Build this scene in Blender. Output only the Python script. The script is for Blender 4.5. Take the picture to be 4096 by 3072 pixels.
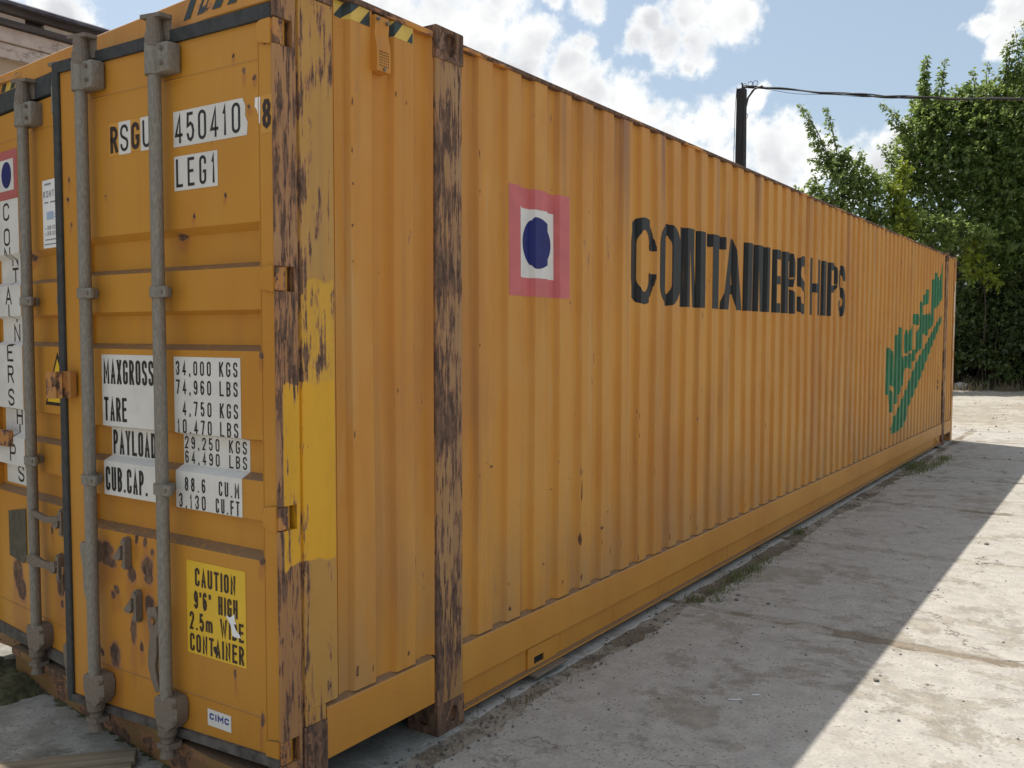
import bpy, bmesh, math, random
import numpy as np
from mathutils import Vector, Matrix

random.seed(7)
rng = np.random.default_rng(11)
S = bpy.context.scene
for o in list(bpy.data.objects):
    bpy.data.objects.remove(o)
COL = S.collection
sin, cos, pi = math.sin, math.cos, math.pi

# ------------------------------------------------------------------ camera
CAM = Vector((2.3319, -2.0899, 1.6683))
YAW, PITCH, ROLL = -0.6000724, -0.0550906, 0.0019656
d = Vector((cos(PITCH) * sin(YAW), cos(PITCH) * cos(YAW), sin(PITCH)))
r = Vector((cos(YAW), -sin(YAW), 0.0))
u = r.cross(d)
r, u = r * cos(ROLL) + u * sin(ROLL), u * cos(ROLL) - r * sin(ROLL)
cam = bpy.data.objects.new('camera', bpy.data.cameras.new('camera'))
COL.objects.link(cam)
cam.matrix_world = Matrix(((r.x, u.x, -d.x, CAM.x), (r.y, u.y, -d.y, CAM.y), (r.z, u.z, -d.z, CAM.z), (0, 0, 0, 1)))
cam.data.sensor_width = 36.0
cam.data.lens = 36.0 * 3623.65 / 4096.0
cam.data.clip_start = 0.05
cam.data.clip_end = 2000.0
S.camera = cam

# ------------------------------------------------------------------ light
SUN_EL = math.radians(63.6)
SUN_AZ = math.atan2(-1.31, 0.56)          # clockwise from +Y
sun_dir = Vector((sin(SUN_AZ) * cos(SUN_EL), cos(SUN_AZ) * cos(SUN_EL), sin(SUN_EL)))
sl = bpy.data.lights.new('sun', 'SUN')
sl.energy = 3.85
sl.angle = math.radians(0.5)
sl.color = (1.0, 0.94, 0.84)
sun = bpy.data.objects.new('sun', sl)
COL.objects.link(sun)
sun.rotation_euler = (-sun_dir).to_track_quat('-Z', 'Y').to_euler()

S.view_settings.view_transform = 'Standard'
S.view_settings.look = 'None'
S.view_settings.exposure = 0.45
S.view_settings.gamma = 1.0
S.view_settings.use_curve_mapping = False
S.cycles.max_bounces = 8
S.cycles.transparent_max_bounces = 12


# ------------------------------------------------------------------ node helper
class NT:
    def __init__(self, tree):
        self.t = tree
        self.n = tree.nodes
        self.l = tree.links

    def node(self, kind, **kw):
        nd = self.n.new(kind)
        for k, v in kw.items():
            setattr(nd, k, v)
        return nd

    def put(self, sock, v):
        if isinstance(v, bpy.types.NodeSocket):
            self.l.new(v, sock)
        elif v is not None:
            if hasattr(sock.default_value, '__len__') and not hasattr(v, '__len__'):
                v = (v,) * len(sock.default_value)
            if hasattr(v, '__len__') and len(sock.default_value) == 4 and len(v) == 3:
                v = (*v, 1.0)
            sock.default_value = v

    def math(self, op, a, b=None, c=None, clamp=False):
        nd = self.node('ShaderNodeMath', operation=op)
        nd.use_clamp = clamp
        self.put(nd.inputs[0], a)
        if b is not None:
            self.put(nd.inputs[1], b)
        if c is not None:
            self.put(nd.inputs[2], c)
        return nd.outputs[0]

    def vmath(self, op, a, b=None):
        nd = self.node('ShaderNodeVectorMath', operation=op)
        self.put(nd.inputs[0], a)
        if b is not None:
            self.put(nd.inputs[1], b)
        return nd.outputs['Value'] if op in ('DISTANCE', 'LENGTH', 'DOT_PRODUCT') else nd.outputs[0]

    def mix(self, f, a, b, mode='MIX'):
        nd = self.node('ShaderNodeMix', data_type='RGBA', blend_type=mode)
        self.put(nd.inputs['Factor'], f)
        self.put(nd.inputs[6], a)
        self.put(nd.inputs[7], b)
        return nd.outputs[2]

    def sstep(self, v, lo, hi, a=0.0, b=1.0):
        nd = self.node('ShaderNodeMapRange', interpolation_type='SMOOTHSTEP')
        for i, x in enumerate((v, lo, hi, a, b)):
            self.put(nd.inputs[i], x)
        return nd.outputs[0]

    def noise(self, vec, scale, detail=5.0, rough=0.55, stretch=None, dist=0.0, color=False):
        if stretch:
            mp = self.node('ShaderNodeMapping')
            self.put(mp.inputs['Vector'], vec)
            mp.inputs['Scale'].default_value = stretch
            vec = mp.outputs[0]
        nd = self.node('ShaderNodeTexNoise')
        self.put(nd.inputs['Vector'], vec)
        nd.inputs['Scale'].default_value = scale
        nd.inputs['Detail'].default_value = detail
        nd.inputs['Roughness'].default_value = rough
        nd.inputs['Distortion'].default_value = dist
        return nd.outputs['Color'] if color else nd.outputs['Fac']

    def obj(self):
        return self.node('ShaderNodeTexCoord').outputs['Object']

    def xyz(self, v):
        nd = self.node('ShaderNodeSeparateXYZ')
        self.put(nd.inputs[0], v)
        return nd.outputs

    def bump(self, h, strength=0.3, dist=0.01, normal=None):
        nd = self.node('ShaderNodeBump')
        nd.inputs['Strength'].default_value = strength
        nd.inputs['Distance'].default_value = dist
        self.put(nd.inputs['Height'], h)
        if normal is not None:
            self.put(nd.inputs['Normal'], normal)
        return nd.outputs[0]


def new_mat(name):
    m = bpy.data.materials.new(name)
    m.use_nodes = True
    nt = NT(m.node_tree)
    return m, nt, m.node_tree.nodes['Principled BSDF']


def simple(name, col, rough=0.6, metal=0.0, vary=0.25, scale=20.0, bump=0.15, spec=0.5, stretch=None):
    m, nt, b = new_mat(name)
    p = nt.obj()
    n = nt.noise(p, scale, 6, 0.6, stretch)
    dark = tuple(c * (1 - vary) for c in col)
    light = tuple(min(1, c * (1 + vary)) for c in col)
    nt.put(b.inputs['Base Color'], nt.mix(nt.sstep(n, 0.3, 0.7), dark, light))
    b.inputs['Roughness'].default_value = rough
    b.inputs['Metallic'].default_value = metal
    b.inputs['Specular IOR Level'].default_value = spec
    if bump:
        nt.put(b.inputs['Normal'], nt.bump(n, bump, 0.004))
    return m


RUST_A, RUST_B = (0.066, 0.040, 0.030), (0.205, 0.115, 0.070)
ORANGE = (0.57, 0.262, 0.042)


def paint(name, base=ORANGE, rust=0.74, stretch=(1, 1, 0.3), scale=14, spots=None, yellow=None, fade=0.25,
          grime=0.25, rough=0.5, jamb=None, topdust=True, stains=None, bump=0.25, patch=0.36, scratch=0.0, scuff=0.0):
    """Weathered paint over rust. rust: noise threshold (lower is rustier). spots: (x, z, rx, rz) rust blooms in the
    xz plane. yellow: list of (y0, y1, z0, z1, colour) repainted patches. stains: (y, z, width, length) runs from the roof."""
    m, nt, b = new_mat(name)
    p = nt.obj()
    X, Y, Z = nt.xyz(p)
    big = nt.noise(p, 0.9, 4, 0.6)
    mid = nt.noise(p, 5.0, 5, 0.6, (1, 1, 0.35))
    fine = nt.noise(p, 55.0, 4, 0.6)
    hue = tuple(np.clip(np.array(base) * (0.9, 0.82, 0.75), 0, 1))
    chalk = tuple(np.clip(np.array(base) * (0.98, 1.06, 1.3) + (0.0, 0.01, 0.018), 0, 1))
    c = nt.mix(nt.sstep(big, 0.35, 0.68), hue, base)
    c = nt.mix(nt.math('MULTIPLY', nt.sstep(mid, 0.42, 0.7), fade), c, chalk)
    run = nt.noise(p, 11.0, 5, 0.65, (1, 1, 0.035))
    c = nt.mix(nt.math('MULTIPLY', nt.sstep(run, 0.5, 0.78), grime), c, (0.21, 0.105, 0.05))
    if scuff:
        # rubbed pale marks, dull rust washes and splashed dirt low down
        w1 = nt.noise(p, 1.6, 6, 0.62, (1, 1, 0.30))
        c = nt.mix(nt.math('MULTIPLY', nt.sstep(w1, 0.52, 0.72), scuff), c, (0.36, 0.155, 0.05))
        w2 = nt.noise(p, 3.6, 7, 0.7, (1, 1.6, 0.12), 0.4)
        c = nt.mix(nt.math('MULTIPLY', nt.sstep(w2, 0.58, 0.70), scuff), c, (0.52, 0.32, 0.13))
        w3 = nt.noise(p, 34, 5, 0.65, (1, .5, 2.2))
        c = nt.mix(nt.math('MULTIPLY', nt.sstep(w3, 0.66, 0.74), scuff * .9), c, (0.2, 0.1, 0.05))
        low = nt.math('MULTIPLY', nt.sstep(nt.math('ADD', Z, nt.math('MULTIPLY', w2, -0.5)), 0.1, 0.75, 1, 0), nt.sstep(mid, 0.35, 0.65))
        c = nt.mix(nt.math('MULTIPLY', low, scuff * .8), c, (0.30, 0.19, 0.10))
    for (y0, y1, z0, z1, yc) in yellow or ():
        wob = nt.math('MULTIPLY_ADD', nt.noise(p, 14, 3, 0.5), 0.08, -0.04)
        zz = nt.math('ADD', Z, wob)
        f = nt.math('MULTIPLY', nt.sstep(zz, z0 - 0.006, z0 + 0.006), nt.sstep(zz, z1 - 0.006, z1 + 0.006, 1, 0))
        f = nt.math('MULTIPLY', f, nt.sstep(Y, y0 - 0.004, y0 + 0.004))
        f = nt.math('MULTIPLY', f, nt.sstep(Y, y1 - 0.003, y1 + 0.003, 1, 0))
        c = nt.mix(f, c, nt.mix(nt.sstep(mid, .35, .7), yc, tuple(q * 0.85 for q in yc)))
        rust_hold = f
    wobz = nt.noise(p, 7, 6, 0.65, None, 0.0, True)
    for (sy, sz, w, ln, a) in stains or ():
        f = nt.math('MULTIPLY', nt.sstep(nt.math('ABSOLUTE', nt.math('SUBTRACT', Y, sy)), w * 0.4, w, 1, 0),
                    nt.sstep(Z, sz - ln, sz))
        f = nt.math('MULTIPLY', nt.math('MULTIPLY', f, a), nt.sstep(run, 0.3, 0.6))
        c = nt.mix(f, c, (0.2, 0.095, 0.065))
    n1 = nt.noise(p, scale, 9, 0.70, stretch)
    n2 = nt.noise(p, 2.2, 4, 0.55)
    mask = nt.math('ADD', n1, nt.math('MULTIPLY_ADD', n2, patch, -patch / 2))
    if scratch:
        mask = nt.math('ADD', mask, nt.math('MULTIPLY_ADD', nt.noise(p, 90, 5, 0.6, (1, 1, .04)), scratch, -scratch / 2))
    if yellow:
        mask = nt.math('SUBTRACT', mask, nt.math('MULTIPLY', rust_hold, 0.1))
    if jamb:
        y0, amt = jamb
        mask = nt.math('ADD', mask, nt.sstep(Y, y0 - 0.012, y0 + 0.012, amt, 0.0))
    prim = nt.sstep(mask, rust - 0.05, rust)
    rs = nt.sstep(mask, rust, rust + 0.025)
    if spots:
        wv = nt.vmath('ADD', p, nt.vmath('SCALE', nt.vmath('SUBTRACT', wobz, (0.5, 0.5, 0.5))))
        sc = wv.node.inputs[1].links[0].from_node
        sc.inputs['Scale'].default_value = 0.07
        best = halo = None
        for (sx, sz, rx, rz) in spots:
            q = nt.vmath('MULTIPLY', nt.vmath('SUBTRACT', wv, (sx, 0, sz)), (1 / rx, 0, 1 / rz))
            dd = nt.vmath('LENGTH', q)
            best = dd if best is None else nt.math('MINIMUM', best, dd)
            q2 = nt.vmath('MULTIPLY', nt.vmath('SUBTRACT', wv, (sx, 0, sz - rz * 1.6)), (0.8 / rx, 0, 0.4 / rz))
            d2 = nt.vmath('LENGTH', q2)
            halo = d2 if halo is None else nt.math('MINIMUM', halo, d2)
        c = nt.mix(nt.math('MULTIPLY', nt.sstep(halo, 0.5, 1.5, 1, 0), 0.55), c, (0.34, 0.125, 0.03))
        prim = nt.math('MAXIMUM', prim, nt.sstep(best, 0.95, 1.25, 0.9, 0))
        rs = nt.math('MAXIMUM', rs, nt.sstep(best, 0.8, 1.0, 1, 0))
    c = nt.mix(nt.math('MULTIPLY', prim, 0.8), c, (0.3, 0.135, 0.075))
    rc = nt.mix(nt.sstep(nt.noise(p, 40, 6, 0.7, (1, 1, 0.4)), 0.35, 0.68), RUST_A, RUST_B)
    c = nt.mix(rs, c, rc)
    if topdust:
        nz = nt.xyz(nt.node('ShaderNodeNewGeometry').outputs['True Normal'])[2]
        f = nt.math('MULTIPLY', nt.sstep(nz, 0.35, 0.7), nt.sstep(fine, 0.2, 0.5))
        c = nt.mix(nt.math('MULTIPLY', f, 0.8), c, (0.145, 0.105, 0.075))
    nt.put(b.inputs['Base Color'], c)
    nt.put(b.inputs['Roughness'], nt.sstep(rs, 0, 1, rough, 0.92))
    b.inputs['Specular IOR Level'].default_value = 0.35
    h = nt.math('ADD', nt.math('MULTIPLY', rs, -0.6), nt.math('MULTIPLY', fine, 0.25))
    h = nt.math('ADD', h, nt.math('MULTIPLY', nt.noise(p, 3.0, 2, 0.5), 2.0))
    nt.put(b.inputs['Normal'], nt.bump(h, bump, 0.004))
    return m


# ------------------------------------------------------------------ sky
W = bpy.data.worlds.new('World')
S.world = W
W.use_nodes = True
wt = NT(W.node_tree)
bg = W.node_tree.nodes['Background']
sky = wt.node('ShaderNodeTexSky', sky_type='NISHITA')
sky.sun_disc = False
sky.sun_elevation = SUN_EL
sky.sun_rotation = SUN_AZ
sky.altitude = 100
sky.air_density = 1.0
sky.dust_density = 2.2
sky.ozone_density = 1.0
BLOBS = [(-0.6282, 0.7035, 0.3323, 0.0517), (-0.5914, 0.7376, 0.326, 0.0501), (-0.5619, 0.7676, 0.3084, 0.0438), (-0.5808, 0.7617, 0.2872, 0.0349), (-0.529, 0.7937, 0.3003, 0.0348), (-0.513, 0.8034, 0.3023, 0.0254), (-0.5397, 0.7972, 0.2706, 0.047), (-0.4931, 0.8248, 0.2767, 0.0304), (-0.4713, 0.8437, 0.2568, 0.0282), (-0.4934, 0.8349, 0.2441, 0.0427), (-0.446, 0.8614, 0.243, 0.0306), (-0.4269, 0.876, 0.2246, 0.0259), (-0.4451, 0.8706, 0.2095, 0.0428), (-0.4011, 0.8931, 0.2036, 0.0283), (-0.3707, 0.9044, 0.2112, 0.0256), (-0.3418, 0.9108, 0.2318, 0.0228), (-0.3307, 0.9128, 0.2397, 0.0136), (-0.3727, 0.9104, 0.1798, 0.0399), (-0.3186, 0.928, 0.1931, 0.0344), (-0.2892, 0.9384, 0.1892, 0.0271), (-0.3092, 0.9368, 0.1635, 0.0368), (-0.2665, 0.9479, 0.1746, 0.0291), (-0.2397, 0.9569, 0.1642, 0.0332), (-0.2149, 0.9615, 0.1714, 0.0283), (-0.1944, 0.9629, 0.1871, 0.0235), (-0.1766, 0.9697, 0.1687, 0.0318), (-0.5379, 0.7736, 0.335, 0.0273), (-0.4968, 0.799, 0.3388, 0.0136), (-0.4642, 0.8203, 0.334, 0.0204), (-0.476, 0.8276, 0.2975, 0.0139), (-0.3802, 0.8647, 0.3282, 0.0333), (-0.3447, 0.8833, 0.3177, 0.0331), (-0.4041, 0.8638, 0.3011, 0.0272), (-0.374, 0.8798, 0.2932, 0.0248), (-0.4291, 0.8527, 0.298, 0.0183), (-0.382, 0.8817, 0.2769, 0.0137), (-0.4412, 0.8513, 0.2838, 0.0116), (-0.3126, 0.8975, 0.3112, 0.0131), (-0.4127, 0.8551, 0.3138, 0.0203), (-0.0984, 0.9514, 0.2918, 0.0267), (-0.1257, 0.9498, 0.2863, 0.0137), (-0.1038, 0.9556, 0.2757, 0.0174), (-0.1384, 0.9434, 0.3013, 0.0059),
         (-0.8298, 0.4712, 0.2989, 0.028), (-0.7965, 0.5257, 0.2787, 0.02)]
DIR = wt.node('ShaderNodeTexCoord').outputs['Generated']
DIR = wt.vmath('NORMALIZE', DIR)
warp = wt.vmath('SCALE', wt.vmath('SUBTRACT', wt.noise(DIR, 22, 6, 0.62, None, 0, True), (0.5, 0.5, 0.5)))
warp.node.inputs['Scale'].default_value = 0.036
DW = wt.vmath('ADD', DIR, warp)
f = None
for (bx, by, bz, br) in BLOBS:
    if br < .0135:
        continue
    g = wt.math('MULTIPLY_ADD', wt.vmath('DISTANCE', DW, (bx, by, bz)), -1 / br, 1.0)
    f = g if f is None else wt.math('MAXIMUM', f, g)
# broken cumulus over the rest of the sky
away = wt.sstep(wt.vmath('DOT_PRODUCT', DIR, (-0.40, 0.87, 0.25)), 0.80, 0.90, 1, 0)
gen = wt.math('MULTIPLY_ADD', wt.noise(DIR, 3.2, 4, 0.55), 5.0, -2.65)
gen = wt.math('ADD', gen, wt.math('MULTIPLY_ADD', away, 4.0, -4.0))
f = wt.math('MAXIMUM', f, gen)
puff = wt.noise(DIR, 34, 10, 0.62)
f2 = wt.math('ADD', f, wt.math('MULTIPLY_ADD', puff, 2.6, -1.22))
dens = wt.sstep(f2, -0.2, 0.62)
hazeup = wt.xyz(DIR)[2]
deep = wt.math('MULTIPLY', wt.sstep(wt.math('ADD', f, wt.math('MULTIPLY_ADD', puff, 1.1, -0.5)), 0.12, 0.85), wt.sstep(wt.noise(wt.vmath('ADD', DIR, (.012, -.006, .016)), 11, 5, 0.5), 0.3, 0.62))
ccol = wt.mix(deep, (6.5, 6.5, 6.4), (4.1, 4.2, 4.4))
skyc = wt.mix(0.5, sky.outputs[0], (2.6, 3.2, 3.5))
wt.put(bg.inputs['Color'], wt.mix(dens, skyc, ccol))
bg.inputs['Strength'].default_value = 0.125


# ------------------------------------------------------------------ object helpers
def tag(o, label=None, cat=None, group=None, kind=None):
    for k, v in (('label', label), ('category', cat), ('group', group), ('kind', kind)):
        if v:
            o[k] = v
    return o


def empty(name, loc=(0, 0, 0), label=None, cat=None, group=None, kind=None):
    o = bpy.data.objects.new(name, None)
    COL.objects.link(o)
    o.location = loc
    return tag(o, label, cat, group, kind)


def link(name, me, m, parent=None, smooth=False):
    o = bpy.data.objects.new(name, me)
    COL.objects.link(o)
    for mm in (m if isinstance(m, (list, tuple)) else [m]):
        if mm:
            me.materials.append(mm)
    if parent:
        o.parent = parent
    if smooth:
        me.polygons.foreach_set('use_smooth', [True] * len(me.polygons))
    return o


class MB:
    """Collects shapes, links them as one mesh."""
    def __init__(self):
        self.v, self.f = [], []

    def add(self, vs, fs):
        n = len(self.v)
        self.v += [tuple(q) for q in vs]
        self.f += [tuple(i + n for i in q) for q in fs]
        return self

    def box(self, x0, x1, y0, y1, z0, z1, bev=0.0):
        if bev <= 0:
            vs = [(x, y, z) for z in (z0, z1) for y in (y0, y1) for x in (x0, x1)]
            return self.add(vs, [(0, 2, 3, 1), (4, 5, 7, 6), (0, 1, 5, 4), (2, 6, 7, 3), (0, 4, 6, 2), (1, 3, 7, 5)])
        bm = bmesh.new()
        bmesh.ops.create_cube(bm, size=1)
        for q in bm.verts:
            q.co = Vector(((x0 + x1) / 2 + q.co.x * (x1 - x0), (y0 + y1) / 2 + q.co.y * (y1 - y0), (z0 + z1) / 2 + q.co.z * (z1 - z0)))
        bmesh.ops.bevel(bm, geom=bm.edges[:], offset=bev, segments=2, affect='EDGES', profile=0.5)
        return self.bm(bm)

    def bm(self, bm):
        bm.verts.index_update()
        self.add([q.co for q in bm.verts], [[q.index for q in fc.verts] for fc in bm.faces])
        bm.free()
        return self

    def tube(self, pts, rad, n=10, cap=True, rz=None):
        pts = [Vector(q) for q in pts]
        rads = rad if hasattr(rad, '__len__') else [rad] * len(pts)
        vs, fs = [], []
        prev = None
        for i, q in enumerate(pts):
            t = (pts[min(i + 1, len(pts) - 1)] - pts[max(i - 1, 0)]).normalized()
            a = prev if prev else (Vector((1, 0, 0)) if abs(t.x) < 0.8 else Vector((0, 1, 0)))
            a = (a - t * a.dot(t)).normalized()
            prev = a
            bb = t.cross(a)
            for k in range(n):
                an = 2 * pi * k / n
                vs.append(q + (a * cos(an) + bb * sin(an)) * rads[i])
        for i in range(len(pts) - 1):
            for k in range(n):
                k2 = (k + 1) % n
                fs.append((i * n + k, i * n + k2, (i + 1) * n + k2, (i + 1) * n + k))
        if cap:
            fs.append(tuple(range(n - 1, -1, -1)))
            fs.append(tuple(range((len(pts) - 1) * n, len(pts) * n)))
        return self.add(vs, fs)

    def prism(self, poly, fn0, fn1, caps=(True, True)):
        """poly of 2-D points carried through two mappings, the side walls between."""
        n = len(poly)
        vs = [fn0(*q) for q in poly] + [fn1(*q) for q in poly]
        fs = [(i, (i + 1) % n, n + (i + 1) % n, n + i) for i in range(n)]
        if caps[0]:
            fs.append(tuple(range(n - 1, -1, -1)))
        if caps[1]:
            fs.append(tuple(range(n, 2 * n)))
        return self.add(vs, fs)

    def mesh(self, name):
        me = bpy.data.meshes.new(name)
        me.from_pydata(self.v, [], self.f)
        bm = bmesh.new()
        bm.from_mesh(me)
        bmesh.ops.recalc_face_normals(bm, faces=bm.faces[:])
        bm.to_mesh(me)
        bm.free()
        return me

    def build(self, name, m, parent=None, smooth=False):
        o = link(name, self.mesh(name), m, parent, smooth)
        if smooth:
            try:
                o.data.set_sharp_from_angle(angle=math.radians(40))
            except Exception:
                pass
        return o


def copy_tree(o, parent=None):
    c = o.copy()
    COL.objects.link(c)
    if parent:
        c.parent = parent
    for ch in list(o.children):
        copy_tree(ch, c)
    return c


# ------------------------------------------------------------------ stroke lettering
def arc(cx, cy, rx, ry, a0, a1, n=7):
    return [(cx + rx * cos(math.radians(a0 + (a1 - a0) * i / n)), cy + ry * sin(math.radians(a0 + (a1 - a0) * i / n))) for i in range(n + 1)]


def glyph(ch, w):
    R = w / 2
    Q = min(R, .22)
    x_ = 0.0
    top = lambda a0, a1: arc(R, 1 - Q, R, Q, a0, a1)
    bot = lambda a0, a1: arc(R, Q, R, Q, a0, a1)
    h = 0.53
    rb = min(0.235, w * 0.6)
    D = {
        'O': [top(0, 180) + bot(180, 360) + ['c']], '0': [top(0, 180) + bot(180, 360) + ['c']],
        'C': [[(w, .70)] + top(0, 180) + bot(180, 360) + [(w, .30)]],
        'G': [[(w, .72)] + top(0, 180) + bot(180, 360) + [(w, .44), (w * .52, .44)]],
        'S': [[(w, .74)] + top(0, 180) + [(0, .68), (w * .12, .58), (w * .88, .42), (w, .32)] + bot(0, -180) + [(0, .26)]],
        'U': [[(0, 1)] + bot(180, 360) + [(w, 1)]],
        'A': [[(0, 0), (R, 1), (w, 0)], [(w * .17, .3), (w * .83, .3)]],
        'B': [[(0, 0), (0, 1)] + arc(w - rb, 1 - .235, rb, .235, 90, -90) + [(0, h)], [(w - rb, h)] + arc(w - rb, h / 2, rb, h / 2, 90, -90) + [(0, 0)]],
        'D': [[(0, 0), (0, 1), (w * .4, 1)] + arc(w * .45, 1 - .3, w * .55, .3, 90, 0) + arc(w * .45, .3, w * .55, .3, 0, -90) + [(w * .4, 0), (0, 0)]],
        'E': [[(w + x_, 1), (0, 1), (0, 0), (w + x_, 0)], [(0, h), (w * .82, h)]],
        'F': [[(w + x_, 1), (0, 1), (0, 0)], [(0, h), (w * .82, h)]],
        'H': [[(0, 0), (0, 1)], [(w, 0), (w, 1)], [(0, .5), (w, .5)]],
        'I': [[(R, 0), (R, 1)]], 'L': [[(0, 1), (0, 0), (w + x_, 0)]],
        'K': [[(0, 0), (0, 1)], [(w, 1), (0, .42)], [(w * .3, .58), (w, 0)]],
        'M': [[(0, 0), (0, 1), (R, .3), (w, 1), (w, 0)]], 'N': [[(0, 0), (0, 1), (w, 0), (w, 1)]],
        'P': [[(0, 0), (0, 1)] + arc(w - rb, 1 - .27, rb, .27, 90, -90) + [(0, .46)]],
        'R': [[(0, 0), (0, 1)] + arc(w - rb, 1 - .255, rb, .255, 90, -90) + [(0, .49)], [(w * .5, .49), (w, 0)]],
        'T': [[(-x_, 1), (w + x_, 1)], [(R, 1), (R, 0)]], 'W': [[(0, 1), (w * .25, 0), (R, .8), (w * .75, 0), (w, 1)]],
        'X': [[(0, 0), (w, 1)], [(0, 1), (w, 0)]], 'Y': [[(0, 1), (R, .45), (w, 1)], [(R, .45), (R, 0)]],
        '1': [[(R * .3, .8), (R, 1), (R, 0)]],
        '2': [[(0, .73)] + top(180, 0) + [(w, .66), (0, 0), (w, 0)]],
        '3': [[(0, .76)] + arc(R, .765, R, .235, 180, -90) + [(w * .4, h)], arc(R, h / 2, R, h / 2, 90, -180) + [(0, .25)]],
        '4': [[(w * .7, 0), (w * .7, 1), (0, .25), (w, .25)]],
        '5': [[(w * .95, 1), (w * .1, 1), (w * .05, .55)] + arc(R, .32, R, .32, 130, -170)],
        '6': [[(w * .95, .8)] + arc(R, .78, R, .22, 20, 180) + [(0, .3)], arc(R, .3, R, .3, 0, 360) + ['c']],
        '7': [[(0, 1), (w, 1), (w * .35, 0)]],
        '8': [arc(R, .765, R * .92, .235, -90, 270) + ['c'], arc(R, h / 2, R, h / 2, -90, 270) + ['c']],
        '9': [[(w * .05, .2)] + arc(R, .22, R, .22, 200, 360) + [(w, .7)], arc(R, .7, R, .3, 0, 360) + ['c']],
        '.': [[(R - .001, -.06), (R, .07)]], ',': [[(R, .09), (R * .4, -.17)]],
        "'": [[(R, 1.04), (R * .7, .72)]], '"': [[(R * .6, 1.04), (R * .4, .72)], [(R * 1.5, 1.04), (R * 1.3, .72)]],
        'm': [[(0, 0), (0, .66)], [(0, .5)] + arc(w * .25, .5, w * .25, .16, 180, 0) + [(w * .5, 0)], [(w * .5, .5)] + arc(w * .75, .5, w * .25, .16, 180, 0) + [(w, 0)]],
        '+': [[(0, .4), (w, .4)], [(R, .65), (R, .15)]], '(': [arc(w, .5, R, .55, 110, 250)], ')': [arc(0, .5, R, .55, 70, -70)],
        'Y_': [[(0, 0), (0, 1)]], 'i': [[(0, 1), (0, 0), (w, 1), (w, 0)], [(w * .3, 1.2), (w * .7, 1.2)]],
    }
    return D.get(ch, [])


NARROW = {'.': .45, ',': .45, "'": .4, '"': .7, 'I': .35, '1': .62, ' ': .9, 'M': 1.25, 'W': 1.45, 'm': 1.5, '(': .6, ')': .6}


def stroke(poly, t, square=False):
    closed = poly[-1] == 'c'
    pts = [Vector(q) for q in (poly[:-1] if closed else poly)]
    out = [pts[0]]
    for q in pts[1:]:
        if (q - out[-1]).length > 1e-5:
            out.append(q)
    if closed and (out[0] - out[-1]).length < 1e-5:
        out.pop()
    n = len(out)
    if square and not closed and n > 1:        # square ends
        e0, e1 = (out[0] - out[1]).normalized(), (out[-1] - out[-2]).normalized()
        out[0], out[-1] = out[0] + e0 * t * .5, out[-1] + e1 * t * .5
    L, Rr = [], []
    for i in range(n):
        a = out[i - 1] if (closed or i > 0) else None
        b_ = out[(i + 1) % n] if (closed or i < n - 1) else None
        d1 = (out[i] - a).normalized() if a is not None else None
        d2 = (b_ - out[i]).normalized() if b_ is not None else None
        if d1 is None:
            d1 = d2
        if d2 is None:
            d2 = d1
        nn = Vector((-(d1 + d2).y, (d1 + d2).x))
        if nn.length < 1e-4:
            nn = Vector((-d1.y, d1.x))
        nn.normalize()
        k = min(2.2, 1 / max(0.3, nn.dot(Vector((-d1.y, d1.x)))))
        L.append(out[i] + nn * t / 2 * k)
        Rr.append(out[i] - nn * t / 2 * k)
    quads = []
    for i in range(n if closed else n - 1):
        j = (i + 1) % n
        quads.append([L[i], L[j], Rr[j], Rr[i]])
    return quads


def letters(s, u0, u1, v0, v1, t=0.13, gap=0.55, wide=1.0):
    """Quads of the string, fitted into the box (u0..u1, v0..v1); t = stroke / height."""
    H = v1 - v0
    ws = [(NARROW.get(c, 1.0) * wide) for c in s]
    tot = sum(ws) + gap * (len(s) - 1)
    sc = (u1 - u0) / tot
    res = []
    x = u0
    for c, w in zip(s, ws):
        W_ = w * sc
        tt = t * H
        wi, hi = max(W_ - tt, 1e-4), H - tt
        for si, poly in enumerate(glyph(c, wi / hi)):
            pl = [q if q == 'c' else (x + tt / 2 + q[0] * hi, v0 + tt / 2 + q[1] * hi) for q in poly]
            for qd in stroke(pl, tt, c in 'AEFHIKLMNPRTUWXY147BDi'):
                res.append((qd, si))
        x += W_ + gap * sc
    return res


def rect(u0, u1, v0, v1):
    return [([(u0, v0), (u1, v0), (u1, v1), (u0, v1)], 0)]


def decal(name, quads, surf, eps, m, parent, breaks_u=(), breaks_v=()):
    """Thin printed sheet or paint laid on a folded surface: 2-D polygons cut at the folds, then carried onto it."""
    bm = bmesh.new()
    lay = bm.faces.layers.int.new('lv')
    for poly, lv in quads:
        vs = [bm.verts.new((q[0], q[1], 0)) for q in poly]
        try:
            fc = bm.faces.new(vs)
            fc[lay] = lv
        except ValueError:
            pass
    us = [q[0] for p_, _ in quads for q in p_]
    vv = [q[1] for p_, _ in quads for q in p_]
    for b_ in breaks_u:
        if min(us) < b_ < max(us):
            bmesh.ops.bisect_plane(bm, geom=bm.verts[:] + bm.edges[:] + bm.faces[:], plane_co=(b_, 0, 0), plane_no=(1, 0, 0))
    for b_ in breaks_v:
        if min(vv) < b_ < max(vv):
            bmesh.ops.bisect_plane(bm, geom=bm.verts[:] + bm.edges[:] + bm.faces[:], plane_co=(0, b_, 0), plane_no=(0, 1, 0))
    for v_ in bm.verts:
        lv = max((fc[lay] for fc in v_.link_faces), default=0)
        v_.co = Vector(surf(v_.co.x, v_.co.y, eps + lv * 0.00012))
    me = bpy.data.meshes.new(name)
    bm.to_mesh(me)
    bm.free()
    return link(name, me, m, parent)


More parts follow.
